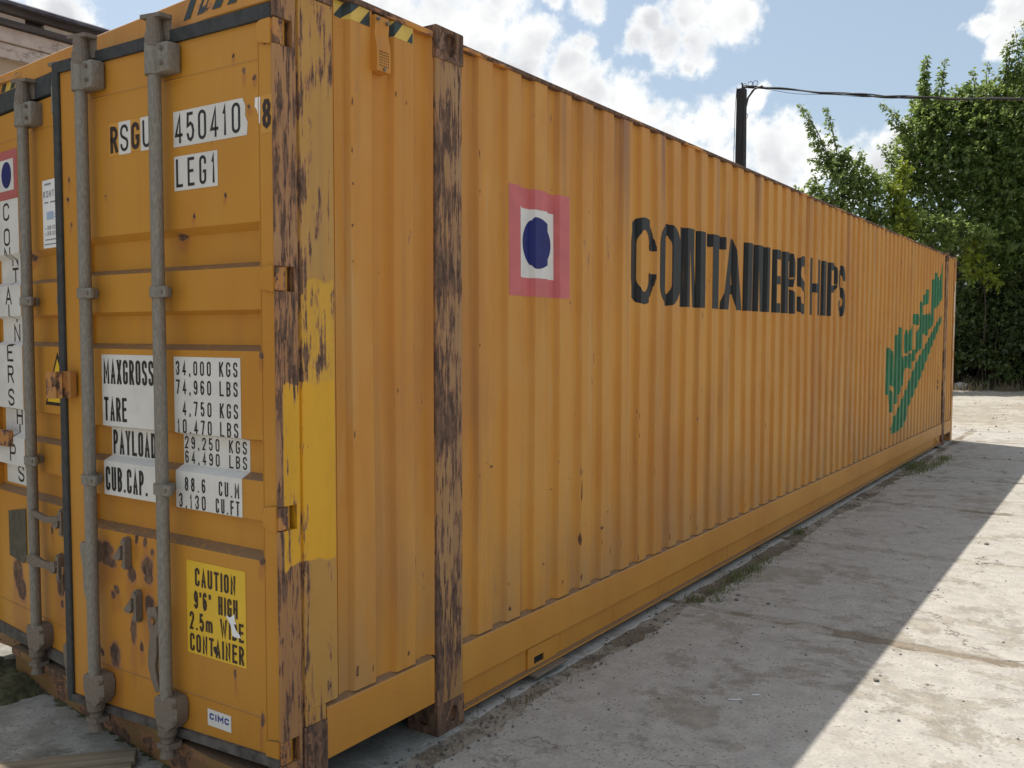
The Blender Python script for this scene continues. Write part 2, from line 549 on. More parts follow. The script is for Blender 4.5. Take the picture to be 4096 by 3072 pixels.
# ------------------------------------------------------------------ materials
stains = [(2.40, 2.86, .07, .95, .9), (2.46, 2.86, .03, 1.4, .6), (2.93, 2.86, .06, .8, .9), (1.76, 2.86, .05, .7, .35), (3.8, 2.86, .06, 1.1, .5),
          (4.6, 2.86, .05, .9, .5), (5.9, 2.86, .07, 1.0, .5), (7.2, 2.86, .08, 1.2, .5), (8.3, 2.86, .08, 1.0, .5)]
M_SIDE = paint('side_paint', rust=0.705, scale=20, stretch=(1, 1, 0.25), scratch=.16, stains=stains, fade=0.55, grime=0.42, scuff=.5)
door_spots = [(-1.0, .815, .045, .035), (-1.05, .80, .03, .05), (-.985, .77, .06, .022), (-.741, .784, .035, .045), (-.735, .735, .025, .025), (-.835, .735, .026, .035), (-.933, .661, .02, .02),
              (-.961, .637, .014, .018), (-.954, .40, .038, .055), (-1.042, .391, .012, .02), (-.832, .515, .018, .05), (-.731, .635, .03, .04), (-.799, .877, .012, .018),
              (-.748, .878, .013, .02), (-.714, .843, .012, .012), (-1.06, .415, .014, .03), (-.782, .466, .015, .022), (-1.06, .72, .012, .05), (-1.07, .62, .01, .03),
              (-.235, .47, .008, .02), (-.105, .33, .009, .03), (-.31, 2.27, .009, .01), (-.25, 2.14, .008, .008), (-.15, 2.55, .008, .012), (-.1, 2.52, .009, .01),
              (-.13, 2.42, .01, .008), (-.2, 2.6, .008, .008), (-.42, 2.08, .008, .008), (-.53, 2.02, .03, .015), (-.09, 1.6, .012, .012), (-.09, .9, .012, .018), (-.95, 2.2, .006, .006),
              (-1.19, 2.28, .008, .012), (-1.2, 2.2, .008, .01), (-1.19, 2.1, .007, .01), (-.33, 2.35, .006, .008)]
M_DOOR = paint('door_paint', base=(0.52, 0.242, 0.028), rust=0.735, scale=26, stretch=(1, 1, 0.6), spots=door_spots, fade=0.2, grime=0.2)
left_spots = [(-1.9, 2.02, .05, .012), (-1.63, .52, .04, .05), (-1.6, .6, .03, .05), (-1.7, .78, .012, .02), (-2.1, .5, .06, .09), (-2.06, .43, .05, .06), (-1.62, .44, .02, .02)]
M_DOORL = paint('left_door_paint', base=(0.52, 0.242, 0.028), rust=0.735, scale=26, stretch=(1, 1, 0.6), spots=left_spots, fade=0.2, grime=0.25)
M_HEAD = paint('header_paint', rust=0.70, scale=12, stretch=(.4, .4, 1), fade=0.5, grime=0.3)
M_RAIL = paint('rail_paint', base=(0.55, 0.252, 0.038), rust=0.715, scale=11, stretch=(1, .3, 1), fade=0.25, grime=0.15)
M_TOPR = paint('top_rail_paint', rust=0.44, scale=10, stretch=(1, .25, 1.5), fade=0.3)
M_POST = paint('corner_post_paint', base=(0.49, 0.272, 0.064), rust=0.585, scale=26, patch=.5, scratch=.4, jamb=(.078, .085), stretch=(1, 1, 0.2),
               yellow=[(.045, .2025, .885, 1.85, (0.62, 0.335, 0.035)), (-.08, .2025, .878, 1.50, (0.68, 0.352, 0.018))], fade=0.5, topdust=False)
M_JAMB = paint('jamb_rust', base=(0.38, 0.20, 0.075), rust=0.50, scale=44, patch=.5, scratch=.3, grime=.7, stretch=(1, 1, 0.12),
               yellow=[(-.035, .06, .878, 1.5, (0.68, 0.352, 0.018))], fade=0.5, topdust=False)
M_RUST = paint('post_rust', base=(0.36, 0.20, 0.07), rust=0.505, scale=60, patch=.95, scratch=.42, stretch=(1, 1, 0.12), fade=0.6, grime=0.7, topdust=False)
M_CAST = paint('casting_rust', base=(0.20, 0.13, 0.08), rust=0.42, scale=16, stretch=(1, 1, 0.6), fade=0.3, topdust=False)
M_SILL = paint('sill_paint', base=(0.24, 0.145, 0.055), rust=0.53, scale=9, stretch=(.5, 1, 1), fade=0.2, grime=0.7)
M_BOX = paint('lock_box_rust', base=(0.47, 0.22, 0.06), rust=0.52, scale=24, stretch=(1, 1, .6), topdust=False)
M_GALV = simple('galvanised_steel', (0.215, 0.195, 0.165), 0.6, 0.2, 0.2, 130, 0.08, stretch=(1, 1, .35))
M_GALVD = simple('weathered_steel', (0.18, 0.145, 0.115), 0.65, 0.2, 0.18, 140, 0.06)
M_GASK = simple('rubber_gasket', (0.034, 0.036, 0.037), 0.75, 0, 0.3, 25, 0.2)
M_GASKD = simple('dusty_gasket', (0.085, 0.075, 0.066), 0.85, 0, 0.5, 18, 0.3)
M_WHITE = simple('white_vinyl', (0.64, 0.62, 0.585), 0.5, 0, 0.07, 7, 0.03)
M_WHITER = simple('torn_paper', (0.78, 0.77, 0.76), 0.6, 0, 0.03, 6, 0)
M_BLACK = simple('black_print', (0.012, 0.011, 0.011), 0.5, 0, 0.3, 30, 0)
M_BROWNP = simple('brown_print', (0.03, 0.012, 0.006), 0.5, 0, 0.3, 30, 0)
M_BLACKS = simple('black_side_paint', (0.011, 0.0115, 0.013), 0.42, 0, 0.3, 9, 0.05, spec=.3)
M_YELV = simple('yellow_vinyl', (0.70, 0.43, 0.02), 0.42, 0, 0.05, 6, 0.02)
M_ORV = simple('orange_vinyl', (0.56, 0.27, 0.035), 0.42, 0, 0.05, 6, 0.02)
M_RED = simple('faded_red_vinyl', (0.52, 0.115, 0.115), 0.5, 0, 0.08, 8, 0.02)
M_REDD = simple('door_red_vinyl', (0.42, 0.10, 0.095), 0.5, 0, 0.08, 8, 0.02)
M_BLUE = simple('blue_vinyl', (0.011, 0.015, 0.125), 0.5, 0, 0.12, 12, 0.02, spec=.3)
M_GREEN = simple('green_paint', (0.02, 0.15, 0.062), 0.5, 0, 0.2, 7, 0.05, spec=.3)
M_CIMC = simple('maker_blue', (0.03, 0.05, 0.26), 0.4, 0, 0.05, 10, 0)
M_PALEB = simple('pale_blue_print', (0.36, 0.47, 0.62), 0.5, 0, 0.05, 10, 0)
M_GREYP = simple('grey_print', (0.22, 0.22, 0.26), 0.5, 0, 0.1, 10, 0)
M_HZB = simple('hazard_black', (0.022, 0.035, 0.033), 0.5, 0, 0.2, 12, 0)
M_HZY = simple('hazard_yellow', (0.60, 0.40, 0.07), 0.5, 0, 0.1, 12, 0)
M_DARK = simple('dark_void', (0.008, 0.007, 0.006), 0.9, 0, 0.2, 10, 0)
M_ROOFC = simple('container_roof', (0.42, 0.2, 0.05), 0.6, 0, 0.3, 6, 0.1)
M_DARKST = simple('dark_grey_plate', (0.075, 0.066, 0.045), 0.6, 0.2, 0.35, 14, 0.1)

# ------------------------------------------------------------------ the container
BOX = empty('shipping_container', (0, 0, 0), 'long orange-yellow corrugated steel shipping container with rusty posts and black lettering', 'shipping container')
L_END = 13.716
DEP = 0.025


STARTS = [-.160, .071, .302, .533, .764, .846, 1.068, 1.290, 1.514, 1.737, 1.962, 2.182, 2.406, 2.628, 2.840, 3.060, 3.279, 3.490, 3.705, 3.925, 4.151, 4.377, 4.593, 4.803,
          5.018, 5.234, 5.454, 5.665, 5.885, 6.106, 6.34, 6.57, 6.777, 6.993, 7.219, 7.43, 7.633, 7.835, 8.03, 8.235, 8.44, 8.645, 8.85, 9.06, 9.28, 9.498, 9.70, 9.90,
          10.11, 10.32, 10.54, 10.757, 10.975, 11.18, 11.39, 11.60, 11.796, 11.995, 12.20, 12.40, 12.60, 12.80, 13.0, 13.2, 13.4, 13.6, 13.8]
F1, F2, F3 = .475, .555, .93      # shares of a pitch: flat end, slope end, rise start


def prof(y):
    i = max(q for q in range(len(STARTS) - 1) if STARTS[q] <= y + 1e-9)
    ph = (y - STARTS[i]) / (STARTS[i + 1] - STARTS[i])
    if ph < F1:
        return 0.0
    if ph < F2:
        return DEP * (ph - F1) / (F2 - F1)
    if ph < F3:
        return DEP
    return DEP * (1 - ph) / (1 - F3)


YB = []
for a_, b_ in zip(STARTS[:-1], STARTS[1:]):
    for q in (0, F1, F2, F3):
        YB.append(a_ + (b_ - a_) * q)
YB = sorted(q for q in YB if .2 < q < 13.6 and not .757 < q < .945)
XP = -0.004


def side_x(y, z):
    return XP - prof(y) + 0.0045 * sin(y * 2.3 + 1.0) * sin(z * 2.2 + y) * min(1, max(0, (z - .4) * 3)) * min(1, max(0, (2.7 - z) * 3))


def on_side(y, z, e):
    return (side_x(y, z) + e, y, z)


ZG = [.345 + (2.852 - .345) * i / 9 for i in range(10)]


def side_panel(y0, y1, name):
    ys = [y0] + [q for q in YB if y0 + .002 < q < y1 - .002] + [y1]
    vs = [(side_x(y, z), y, z) for y in ys for z in ZG]
    n = len(ZG)
    fs = [(i * n + j, (i + 1) * n + j, (i + 1) * n + j + 1, i * n + j + 1) for i in range(len(ys) - 1) for j in range(n - 1)]
    o = MB().add(vs, fs).build(name, M_SIDE, BOX)
    sb = bmesh.new()
    sb.from_mesh(o.data)
    bmesh.ops.bevel(sb, geom=[e for e in sb.edges if len(e.link_faces) == 2 and e.calc_face_angle(0) > .25], offset=.0022, segments=1, affect='EDGES')
    sb.to_mesh(o.data)
    sb.free()
    return o


P_NEAR = side_panel(.2, .765, 'end_side_panel')
P_MAIN = side_panel(.935, 12.78, 'side_panel')
P_FAR = side_panel(12.95, 13.56, 'end_side_panel')
# left wall, far wall, roof, floor
MB().box(-2.5, -2.47, .2, 13.6, .33, 2.85).build('left_side_panel', M_SIDE, BOX)
MB().box(-2.44, -.06, 13.66, 13.70, .2, 2.85).build('front_wall', M_SIDE, BOX)
MB().box(-2.46, -.05, .12, 13.62, 2.84, 2.862).build('roof', M_ROOFC, BOX)
MB().box(-2.46, -.06, .20, 13.6, .165, .30).build('floor', M_DARK, BOX)

# rails
SEC = [(-.09, .352), (-.034, .352), (-.003, .334), (0, .328), (0, .170), (-.003, .166), (-.022, .160), (-.022, .058), (.004, .052), (.004, .044), (-.09, .044)]
r_main = MB().prism(SEC, lambda x, z: (x, .945, z), lambda x, z: (x, 12.775, z)).build('bottom_rail', M_RAIL, BOX)
NSEC = [(-.08, .352), (-.034, .352), (-.003, .334), (0, .328), (0, .146), (-.08, .146)]
MB().prism(NSEC, lambda x, z: (x, .152, z), lambda x, z: (x, .757, z)).build('bottom_rail', M_RAIL, BOX)
MB().prism(NSEC, lambda x, z: (x, 12.958, z), lambda x, z: (x, 13.56, z)).build('bottom_rail', M_RAIL, BOX)
# web stiffener plates along the lower web of the rail
for y in (1.79, 2.36, 2.95, 4.1, 5.6, 7.2, 8.8, 10.4):
    MB().box(-.024, -.0205, y - .003, y + .003, .06, .156).build('web_seam', M_RAIL, r_main)
LSEC = [(-2.5 - x, z) for x, z in SEC]
MB().prism(LSEC, lambda x, z: (x, .945, z), lambda x, z: (x, 12.775, z)).build('left_bottom_rail', M_RAIL, BOX)
MB().box(-2.5, -2.42, .24, .757, .146, .35).build('left_bottom_rail', M_RAIL, BOX)
MB().box(-2.5, -2.42, 12.958, 13.56, .146, .35).build('left_bottom_rail', M_RAIL, BOX)
MB().box(-.06, .003, .2, .757, 2.846, 2.868, .003).build('top_rail', M_TOPR, BOX)
MB().box(-.06, .003, .945, 12.775, 2.846, 2.866, .003).build('top_rail', M_TOPR, BOX)
MB().box(-.06, .003, 12.958, 13.56, 2.846, 2.866, .003).build('top_rail', M_TOPR, BOX)
MB().box(-2.5, -2.44, .2, 13.56, 2.80, 2.868).build('top_rail', M_TOPR, BOX)

# forklift pocket plates in the lower web
def pocket(y, parent=r_main):
    t = MB()
    for (a, b, z0, z1) in ((y - .10, y - .045, .058, .158), (y + .045, y + .16, .058, .158), (y - .045, y + .045, .104, .158), (y - .045, y + .045, .058, .070)):
        t.box(-.021, -.012, a, b, z0, z1)
    o = t.build('pocket_plate', M_RAIL, parent)
    MB().box(-.0205, -.0195, y - .0445, y + .0445, .071, .103).build('pocket_hole', M_DARK, parent)
    MB().box(-.03, .04, y - .10, y + .19, .026, .040, .004).build('foot_plate', M_GALVD, parent)
    return o


pocket(1.575)
pocket(12.45)

# corner castings and 40-foot posts
def stadium(cy_, cz, hw, hh, n=8):
    if hh >= hw:
        return [(cy_ + hw * cos(a), cz + (hh - hw) + hw * sin(a)) for a in [pi * i / n for i in range(n + 1)]] + \
               [(cy_ + hw * cos(a), cz - (hh - hw) + hw * sin(a)) for a in [pi + pi * i / n for i in range(n + 1)]]
    return [(cy_ + (hw - hh) + hh * cos(a), cz + hh * sin(a)) for a in [-pi / 2 + pi * i / n for i in range(n + 1)]] + \
           [(cy_ - (hw - hh) + hh * cos(a), cz + hh * sin(a)) for a in [pi / 2 + pi * i / n for i in range(n + 1)]]


def holed_face(mb, rect_, hole, fn, depth):
    """A plate face with a through hole; fn(a, b, e) maps face coordinates and inward depth to space."""
    a0, a1, b0, b1 = rect_
    ca, cb = sum(q[0] for q in hole) / len(hole), sum(q[1] for q in hole) / len(hole)
    ring = []
    for q in hole:
        dx, dy = q[0] - ca, q[1] - cb
        t = min(((a1 - ca) / dx if dx > 1e-9 else (a0 - ca) / dx if dx < -1e-9 else 1e9), ((b1 - cb) / dy if dy > 1e-9 else (b0 - cb) / dy if dy < -1e-9 else 1e9))
        ring.append((ca + dx * t, cb + dy * t))
    n = len(hole)
    vs = [fn(a, b, 0) for a, b in ring] + [fn(a, b, 0) for a, b in hole] + [fn(a, b, depth) for a, b in hole]
    fs = []
    for i in range(n):
        j = (i + 1) % n
        fs += [(i, j, n + j, n + i), (n + i, n + j, 2 * n + j, 2 * n + i)]
        ra, rb = ring[i], ring[j]
        if abs(ra[0] - rb[0]) > 1e-6 and abs(ra[1] - rb[1]) > 1e-6:      # a corner lies between
            cpt = (a0 if min(ra[0], rb[0]) <= a0 + 1e-6 else a1, b0 if min(ra[1], rb[1]) <= b0 + 1e-6 else b1)
            vs.append(fn(*cpt, 0))
            fs.append((i, len(vs) - 1, j))
    fs.append(tuple(range(2 * n, 3 * n)))
    mb.add(vs, fs)


def casting(x0, x1, y0, y1, z0, z1, hy, hz, hw, hh, end_hole=None, name='corner_casting'):
    t = MB()
    holed_face(t, (y0, y1, z0, z1), stadium(hy, hz, hw, hh), lambda a, b, e: (x1 - e, a, b), .03)
    if end_hole:
        holed_face(t, (x0, x1, z0, z1), stadium(*end_hole), lambda a, b, e: (a, y0 + e, b), .03)
    else:
        t.add([(x0, y0, z0), (x1, y0, z0), (x1, y0, z1), (x0, y0, z1)], [(0, 1, 2, 3)])
    t.add([(x0, y1, z0), (x1, y1, z0), (x1, y1, z1), (x0, y1, z1)], [(3, 2, 1, 0)])
    t.add([(x0, y0, z1), (x1, y0, z1), (x1, y1, z1), (x0, y1, z1)], [(0, 1, 2, 3)])
    t.add([(x0, y0, z0), (x1, y0, z0), (x1, y1, z0), (x0, y1, z0)], [(3, 2, 1, 0)])
    t.add([(x0, y0, z0), (x0, y1, z0), (x0, y1, z1), (x0, y0, z1)], [(0, 1, 2, 3)])
    o = t.build(name, M_CAST, BOX)
    bm = bmesh.new()
    bm.from_mesh(o.data)
    bmesh.ops.remove_doubles(bm, verts=bm.verts[:], dist=1e-5)
    es = [e for e in bm.edges if len(e.link_faces) == 2 and e.calc_face_angle(0) > .8]
    bmesh.ops.bevel(bm, geom=es, offset=.006, segments=2, affect='EDGES', profile=.5)
    bm.to_mesh(o.data)
    bm.free()
    return o


for y0, y1 in ((.762, .940), (12.776, 12.954)):
    MB().box(-.09, .008, y0 + .002, y1 - .002, .118, 2.775, .006).build('intermediate_post', M_RUST, BOX)
    casting(-.15, .012, y0, y1, 2.768, 2.896, (y0 + y1) / 2 + .010, 2.836, .036, .046, None)
    casting(-.15, .012, y0, y1, 0.0, .128, (y0 + y1) / 2 + .022, .063, .024, .034, (-.075, .068, .03, .038))
    MB().box(-2.5, -2.42, y0, y1, .118, 2.775).build('intermediate_post', M_RUST, BOX)
    MB().box(-2.505, -2.35, y0, y1, 0, .128).build('corner_casting', M_CAST, BOX)
# far end corner posts
M_ENDP = paint('end_post_paint', base=(0.47, 0.225, 0.05), rust=0.60, scale=30, stretch=(1, 1, .2), fade=.5, grime=.6, topdust=False, patch=.5)
MB().box(-.1, .004, 13.56, 13.716, .0, 2.88, .008).build('corner_post', M_ENDP, BOX)
MB().box(-2.5, -2.4, 13.56, 13.716, .0, 2.88, .008).build('corner_post', M_RUST, BOX)
for (y, z0, z1, w) in ((13.60, 1.95, 2.35, .012), (13.655, 2.02, 2.5, .012), (13.605, 1.42, 1.85, .012), (13.66, 1.62, 2.0, .009), (13.60, .9, 1.3, .009)):
    MB().box(.0042, .0052, y - w, y + w, z0, z1).build('paint_scrape', M_WHITER, BOX)

# near corner post: jamb (rounded bar with hinge recesses) and outer plate
POCK = [(.197, .282), (1.004, 1.088), (1.808, 1.892), (2.612, 2.70)]
full = [(-.10, -.030), (-.0125, -.030), (-.0125, -.056), (-.008, -.0575), (-.003, -.054), (0, -.046), (0, -.03), (0, .036), (-.004, .041), (-.010, .044), (-.10, .044)]
notch = [(-.10, .044), (-.010, .044), (-.004, .041), (0, .036), (0, .022), (-.06, .022), (-.06, -.030), (-.10, -.030)]
jm = MB()
zs = [0.0] + [q for pr_ in POCK for q in pr_] + [2.86]
for i in range(len(zs) - 1):
    pr_, cap = (full, True) if i % 2 == 0 else (notch, False)
    jm.prism(pr_, lambda x, y, z=zs[i]: (x, y, z), lambda x, y, z=zs[i + 1]: (x, y, z), (cap, cap))
jamb = jm.build('door_jamb', M_JAMB, BOX)
for z0, z1 in POCK:
    MB().box(-.0605, -.059, -.045, .0215, z0, z1).build('hinge_recess', M_DARK, jamb)
plate = [(-.012, .0445), (-.012, .050), (-.003, .053), (0, .057), (0, .205), (-.004, .209), (-.02, .209), (-.02, .0445)]
plow = plate[:4] + [(0, .146), (-.004, .150), (-.02, .150), (-.02, .0445)]
MB().prism(plate, lambda x, y: (x, y, .354), lambda x, y: (x, y, 2.80)).prism(plow, lambda x, y: (x, y, .2985), lambda x, y: (x, y, .353)).build('corner_post', M_POST, BOX)
casting(-.16, .003, .0445, .152, 0.0, .297, .098, .07, .03, .038)
casting(-.16, .003, -.05, .205, 2.803, 2.896, .09, 2.85, .034, .035)
# weld seam between post and first panel sheet
MB().box(-.0045, .0005, .2115, .2145, .36, 2.83).build('weld_seam', M_SIDE, BOX)


# ------------------------------------------------------------------ doors
def YR(x):
    return -.049 + .0186 * x


def YL(x):
    return -.05 + max(0, -x - .35) * .11


RD = .037
RECS = [(1.913, 2.043, 1.893, 2.019), (1.6285, 1.7495, 1.608, 1.735), (1.187, 1.308, 1.167, 1.296), (.918, 1.032, .893, 1.02)]
# (recess bottom, slope-in top, slope-out bottom, recess top)


def dprof(z):
    for rb_, st, sb_, rt in RECS:
        if sb_ <= z <= st:
            if z < rb_:
                return RD * (z - sb_) / (rb_ - sb_)
            if z > rt:
                return RD * (st - z) / (st - rt)
            return RD
    return 0.0


ZBR = sorted(q for rc in RECS for q in rc)


def door(name, xs, Yf, m, z0, z1, label=None):
    """xs: outer edge, recess start, recess end, outer edge (rising x)."""
    a, b_, c_, e_ = xs
    t = MB()
    zz = [z0] + ZBR + [z1]
    for (x0, x1, rec) in ((a, b_, 0), (b_, c_, 1), (c_, e_, 0)):
        vs = []
        for z in zz:
            dd = dprof(z) if rec else 0
            vs += [(x0, Yf(x0) + dd, z), (x1, Yf(x1) + dd, z)]
        t.add(vs, [(2 * i, 2 * i + 1, 2 * i + 3, 2 * i + 2) for i in range(len(zz) - 1)])
    for x in (b_, c_):
        for rb_, st, sb_, rt in RECS:
            t.add([(x, Yf(x), sb_), (x, Yf(x) + RD, rb_), (x, Yf(x) + RD, rt), (x, Yf(x), st)], [(0, 1, 2, 3)])
    for x in (a, e_):
        t.add([(x, Yf(x), z0), (x, Yf(x) + .05, z0), (x, Yf(x) + .05, z1), (x, Yf(x), z1)], [(0, 1, 2, 3)])
    t.add([(a, Yf(a) + .055, z0), (e_, Yf(e_) + .055, z0), (e_, Yf(e_) + .055, z1), (a, Yf(a) + .055, z1)], [(0, 1, 2, 3)])
    o = t.build(name, m, BOX)
    if label:
        o['label'] = label
    return o


DR = door('door', (-1.262, -1.10, -.083, -.014), YR, M_DOOR, .18, 2.712, 'right door with white weight labels')
DL = door('door', (-2.42, -2.34, -1.40, -1.27), YL, M_DOORL, .22, 2.70, 'left door with the vertical lettering strip')


def on_r(x, z, e):
    return (x, YR(x) + (dprof(z) if -1.10 < x < -.083 else 0) - e, z)


def on_l(x, z, e):
    return (x, YL(x) + (dprof(z) if -2.34 < x < -1.40 else 0) - e, z)


def dbox(mb, Yf, x0, x1, e0, e1, z0, z1, bev=0.0):
    """Box standing e0..e1 in front of the door face."""
    ym = Yf((x0 + x1) / 2)
    return mb.box(x0, x1, ym - e1, ym - e0, z0, z1, bev)


# seams pressed into the sheet (thin ridges)
for (Yf, o_, x0, x1, zz) in ((YR, DR, -1.09, -.09, (2.572, .345)), (YL, DL, -2.33, -1.42, (2.572, .345))):
    for z in zz:
        t = MB()
        t.add([(x0, Yf(x0) - .0025, z), (x1, Yf(x1) - .0025, z), (x1, Yf(x1), z + .004), (x0, Yf(x0), z + .004), (x1, Yf(x1), z - .004), (x0, Yf(x0), z - .004)], [(0, 1, 2, 3), (5, 4, 1, 0)])
        t.build('sheet_seam', o_.data.materials[0], o_)
t = MB().add([(-.0835, YR(-.08) - .002, .19), (-.0805, YR(-.08) - .002, .19), (-.0805, YR(-.08) - .002, 2.70), (-.0835, YR(-.08) - .002, 2.70)], [(0, 1, 2, 3)])
t.build('frame_seam', M_DOOR, DR)


# gaskets
def strip(Yf, x0, x1, e0, e1, za0, za1, zb0, zb1):
    t = MB()
    vs = []
    for x, (z0, z1) in ((x0, (za0, za1)), (x1, (zb0, zb1))):
        vs += [(x, Yf(x) - e0, z0), (x, Yf(x) - e1, z0 + .004), (x, Yf(x) - e1, z1 - .004), (x, Yf(x) - e0, z1)]
    t.add(vs, [(0, 4, 5, 1), (1, 5, 6, 2), (2, 6, 7, 3), (3, 7, 4, 0), (0, 1, 2, 3), (7, 6, 5, 4)])
    return t


strip(YR, -1.262, -.012, -.03, .012, 2.702, 2.752, 2.690, 2.745).build('gasket', M_GASK, DR)
strip(YR, -1.262, -.012, -.02, .012, .140, .178, .185, .228).build('gasket', M_GASKD, DR)
MB().box(-1.284, -1.240, YR(-1.26) - .012, YR(-1.26) + .02, .142, 2.752, .006).build('gasket', M_GASK, DR)
strip(YL, -2.42, -1.27, -.02, .010, 2.706, 2.80, 2.706, 2.80).build('gasket', M_GASK, DL)
strip(YL, -2.42, -1.27, -.02, .010, .165, .225, .165, .225).build('gasket', M_GASKD, DL)

# header and sill
t = MB()
HX = [0.0 - .02, -.35, -.9, -1.5, -2.1, -2.5]
HZ = [2.86, 2.856, 2.868, 2.884, 2.895, 2.90]
vs = []
for x, zt in zip(HX, HZ):
    y = YL(x)
    zb = 2.752 if x > -1.3 else 2.80
    vs += [(x, y + .004, zb), (x, y, zb + .004), (x, y, zt - .01), (x, y + .012, zt), (x, y + .16, zt), (x, y + .16, zb)]
n = 6
t.add(vs, [(i * n + j, (i + 1) * n + j, (i + 1) * n + (j + 1) % n, i * n + (j + 1) % n) for i in range(len(HX) - 1) for j in range(n)])
t.add(vs[:n], [tuple(range(n))])
t.add(vs[-n:], [tuple(range(n))])
t.build('door_header', M_HEAD, BOX)
t = MB()
vs = []
SX = [-.10, -.35, -1.25, -2.13]
for x in SX:
    y = YL(x)
    vs += [(x, y - .012, .0), (x, y - .012, .108), (x, y - .03, .112), (x, y - .03, .145), (x, y + .12, .145), (x, y + .12, .0)]
t.add(vs, [(i * n + j, (i + 1) * n + j, (i + 1) * n + (j + 1) % n, i * n + (j + 1) % n) for i in range(len(SX) - 1) for j in range(n)])
t.add(vs[:n], [tuple(range(n))])
t.add(vs[-n:], [tuple(range(n))])
t.build('door_sill', M_SILL, BOX)
MB().box(-2.5, -2.13, .16, .24, .108, .20).build('door_sill', M_SILL, BOX)
MB().box(-2.5, -2.40, .13, .3, .20, 2.86).build('corner_post', M_POST, BOX)


# locking gear
def rod(x, Yf, door_, off, zt, zb, cam_t, cam_b, clamps, rr=.0235, wide=(-.05, .095)):
    y = Yf(x) - off
    g = MB().tube([(x, y, zb), (x, y, zt)], rr, 16).build('locking_rod', M_GALV, door_, True)
    # shrouds
    for (z0, z1) in (cam_t, cam_b):
        t = MB()
        lowp = z0 < 1.0
        if lowp:
            sp = [(x - .034, z1 - .012), (x - .02, z1), (x + .055, z1 - .002), (x + .07, z1 - .025), (x + .068, z0 + .035), (x + .04, z0), (x - .018, z0), (x - .034, z0 + .06)]
            t.prism(sp, lambda a, b_: (a, y + off - .004, b_), lambda a, b_: (a, y - (.028 if a < x + .042 else .004), b_))
        else:
            t.tube([(x, y, z0), (x, y, z1)], .033, 16)
            t.box(x - .031, x + wide[1], y - .014, y + off - .004, z0 + .002, z1 - .002, .008)
        o = t.build('cam_keeper', M_GALVD if lowp else M_GALV, door_, True)
        for (bx, bz) in ((x + wide[1] - .03, z0 + .03), (x + wide[1] - .03, z1 - .025)):
            MB().tube([(bx, y - .026, bz), (bx, y - .010, bz)], .008, 8).build('rivet', M_GALVD, door_)
    # cams
    t = MB()
    z0 = cam_t[1]
    t.tube([(x + .005, y, z0 - .01), (x + .005, y, z0 + .03), (x + .005, y, z0 + .05), (x + .005, y, z0 + .09)], [.033, .033, .027, .027], 14)
    t.prism([(x - .035, y - .03), (x + .055, y - .012), (x + .06, y + .035), (x + .01, y + .05), (x - .035, y + .03)], lambda a, b: (a, b, z0 + .088), lambda a, b: (a, b, z0 + .102))
    t.prism([(x + .012, y + .02), (x + .05, y + .04), (x + .012, y + .05)], lambda a, b: (a, b, z0 + .02), lambda a, b: (a, b, z0 + .09))
    t.build('locking_cam', M_GALVD, door_)
    t = MB()
    z0 = cam_b[0]
    t.tube([(x + .004, y, z0 + .01), (x + .004, y, z0 - .025), (x + .004, y, z0 - .04), (x + .004, y, z0 - .085), (x + .004, y, z0 - .11)], [.036, .034, .024, .024, .03], 14)
    t.prism([(x - .02, y - .03), (x + .035, y - .02), (x + .045, y + .03), (x + .01, y + .06), (x - .02, y + .03)], lambda a, b: (a, b, z0 - .075), lambda a, b: (a, b, z0 - .055))
    t.build('locking_cam', M_GALVD, door_)
    for z in clamps:
        t = MB()
        t.tube([(x, y, z - .019), (x, y, z + .019)], rr + .008, 16)
        t.box(x + .012, x + .074, y - .026, y - .008, z - .02, z + .02, .005)
        t.box(x - .018, x + .016, y - .02, y + off - .002, z - .018, z + .018, .004)
        t.box(x - .058, x - .02, y + off - .016, y + off - .001, z - .02, z + .02, .003)
        o = t.build('rod_bracket', M_GALV, door_, True)
        b2 = MB()
        for bx in (x + .056,):
            b2.tube([(bx, y - .030, z), (bx, y - .022, z)], .007, 8)
        b2.build('bolt', M_GALVD, door_)


rod(-1.022, YR, DR, .047, 2.62, .28, (2.592, 2.70), (.205, .325), (1.822, 1.098))
rod(-.568, YR, DR, .047, 2.62, .28, (2.583, 2.69), (.216, .338), (1.816, 1.104))
rod(-1.785, YL, DL, .05, 2.6, .30, (2.585, 2.69), (.215, .335), (1.81, 1.092))
rod(-1.40, YL, DL, .05, 2.6, .30, (2.585, 2.69), (.215, .335), (1.81, 1.092))


def handle_hub(x, z, Yf, door_, flip=1):
    """Cast handle retainer: upright plate with two bolt eyes and a side tongue."""
    y = Yf(x)
    t = MB()
    po = stadium(x, z, .0165, .064)
    t.prism(po, lambda a, b: (a, y - .002, b), lambda a, b: (a, y - .020, b))
    t.prism([(x - .017, z + .03), (x - .05, z - .006), (x - .062, z - .012), (x - .06, z - .028), (x - .03, z - .03), (x - .014, z - .012)],
            lambda a, b: (a, y - .006, b), lambda a, b: (a, y - .03, b))
    t.tube([(x - .002, y - .016, z + .044), (x - .002, y - .028, z + .044)], .012, 10)
    t.tube([(x - .002, y - .016, z - .046), (x - .002, y - .028, z - .046)], .010, 10)
    t.prism([(x + .006, z + .055), (x + .016, z + .05), (x + .016, z - .05), (x + .006, z - .055)], lambda a, b: (a, y - .018, b), lambda a, b: (a, y - .03, b))
    o = t.build('handle_retainer', M_GALVD, door_, False)
    MB().box(x - .008, x + .004, y - .0215, y - .0195, z - .022, z + .004).build('keyhole', M_DARK, door_)
    return o


handle_hub(-.848, .82, YR, DR)
handle_hub(-.785, .624, YR, DR)
handle_hub(-1.60, .62, YL, DL)
handle_hub(-1.56, .83, YL, DL)


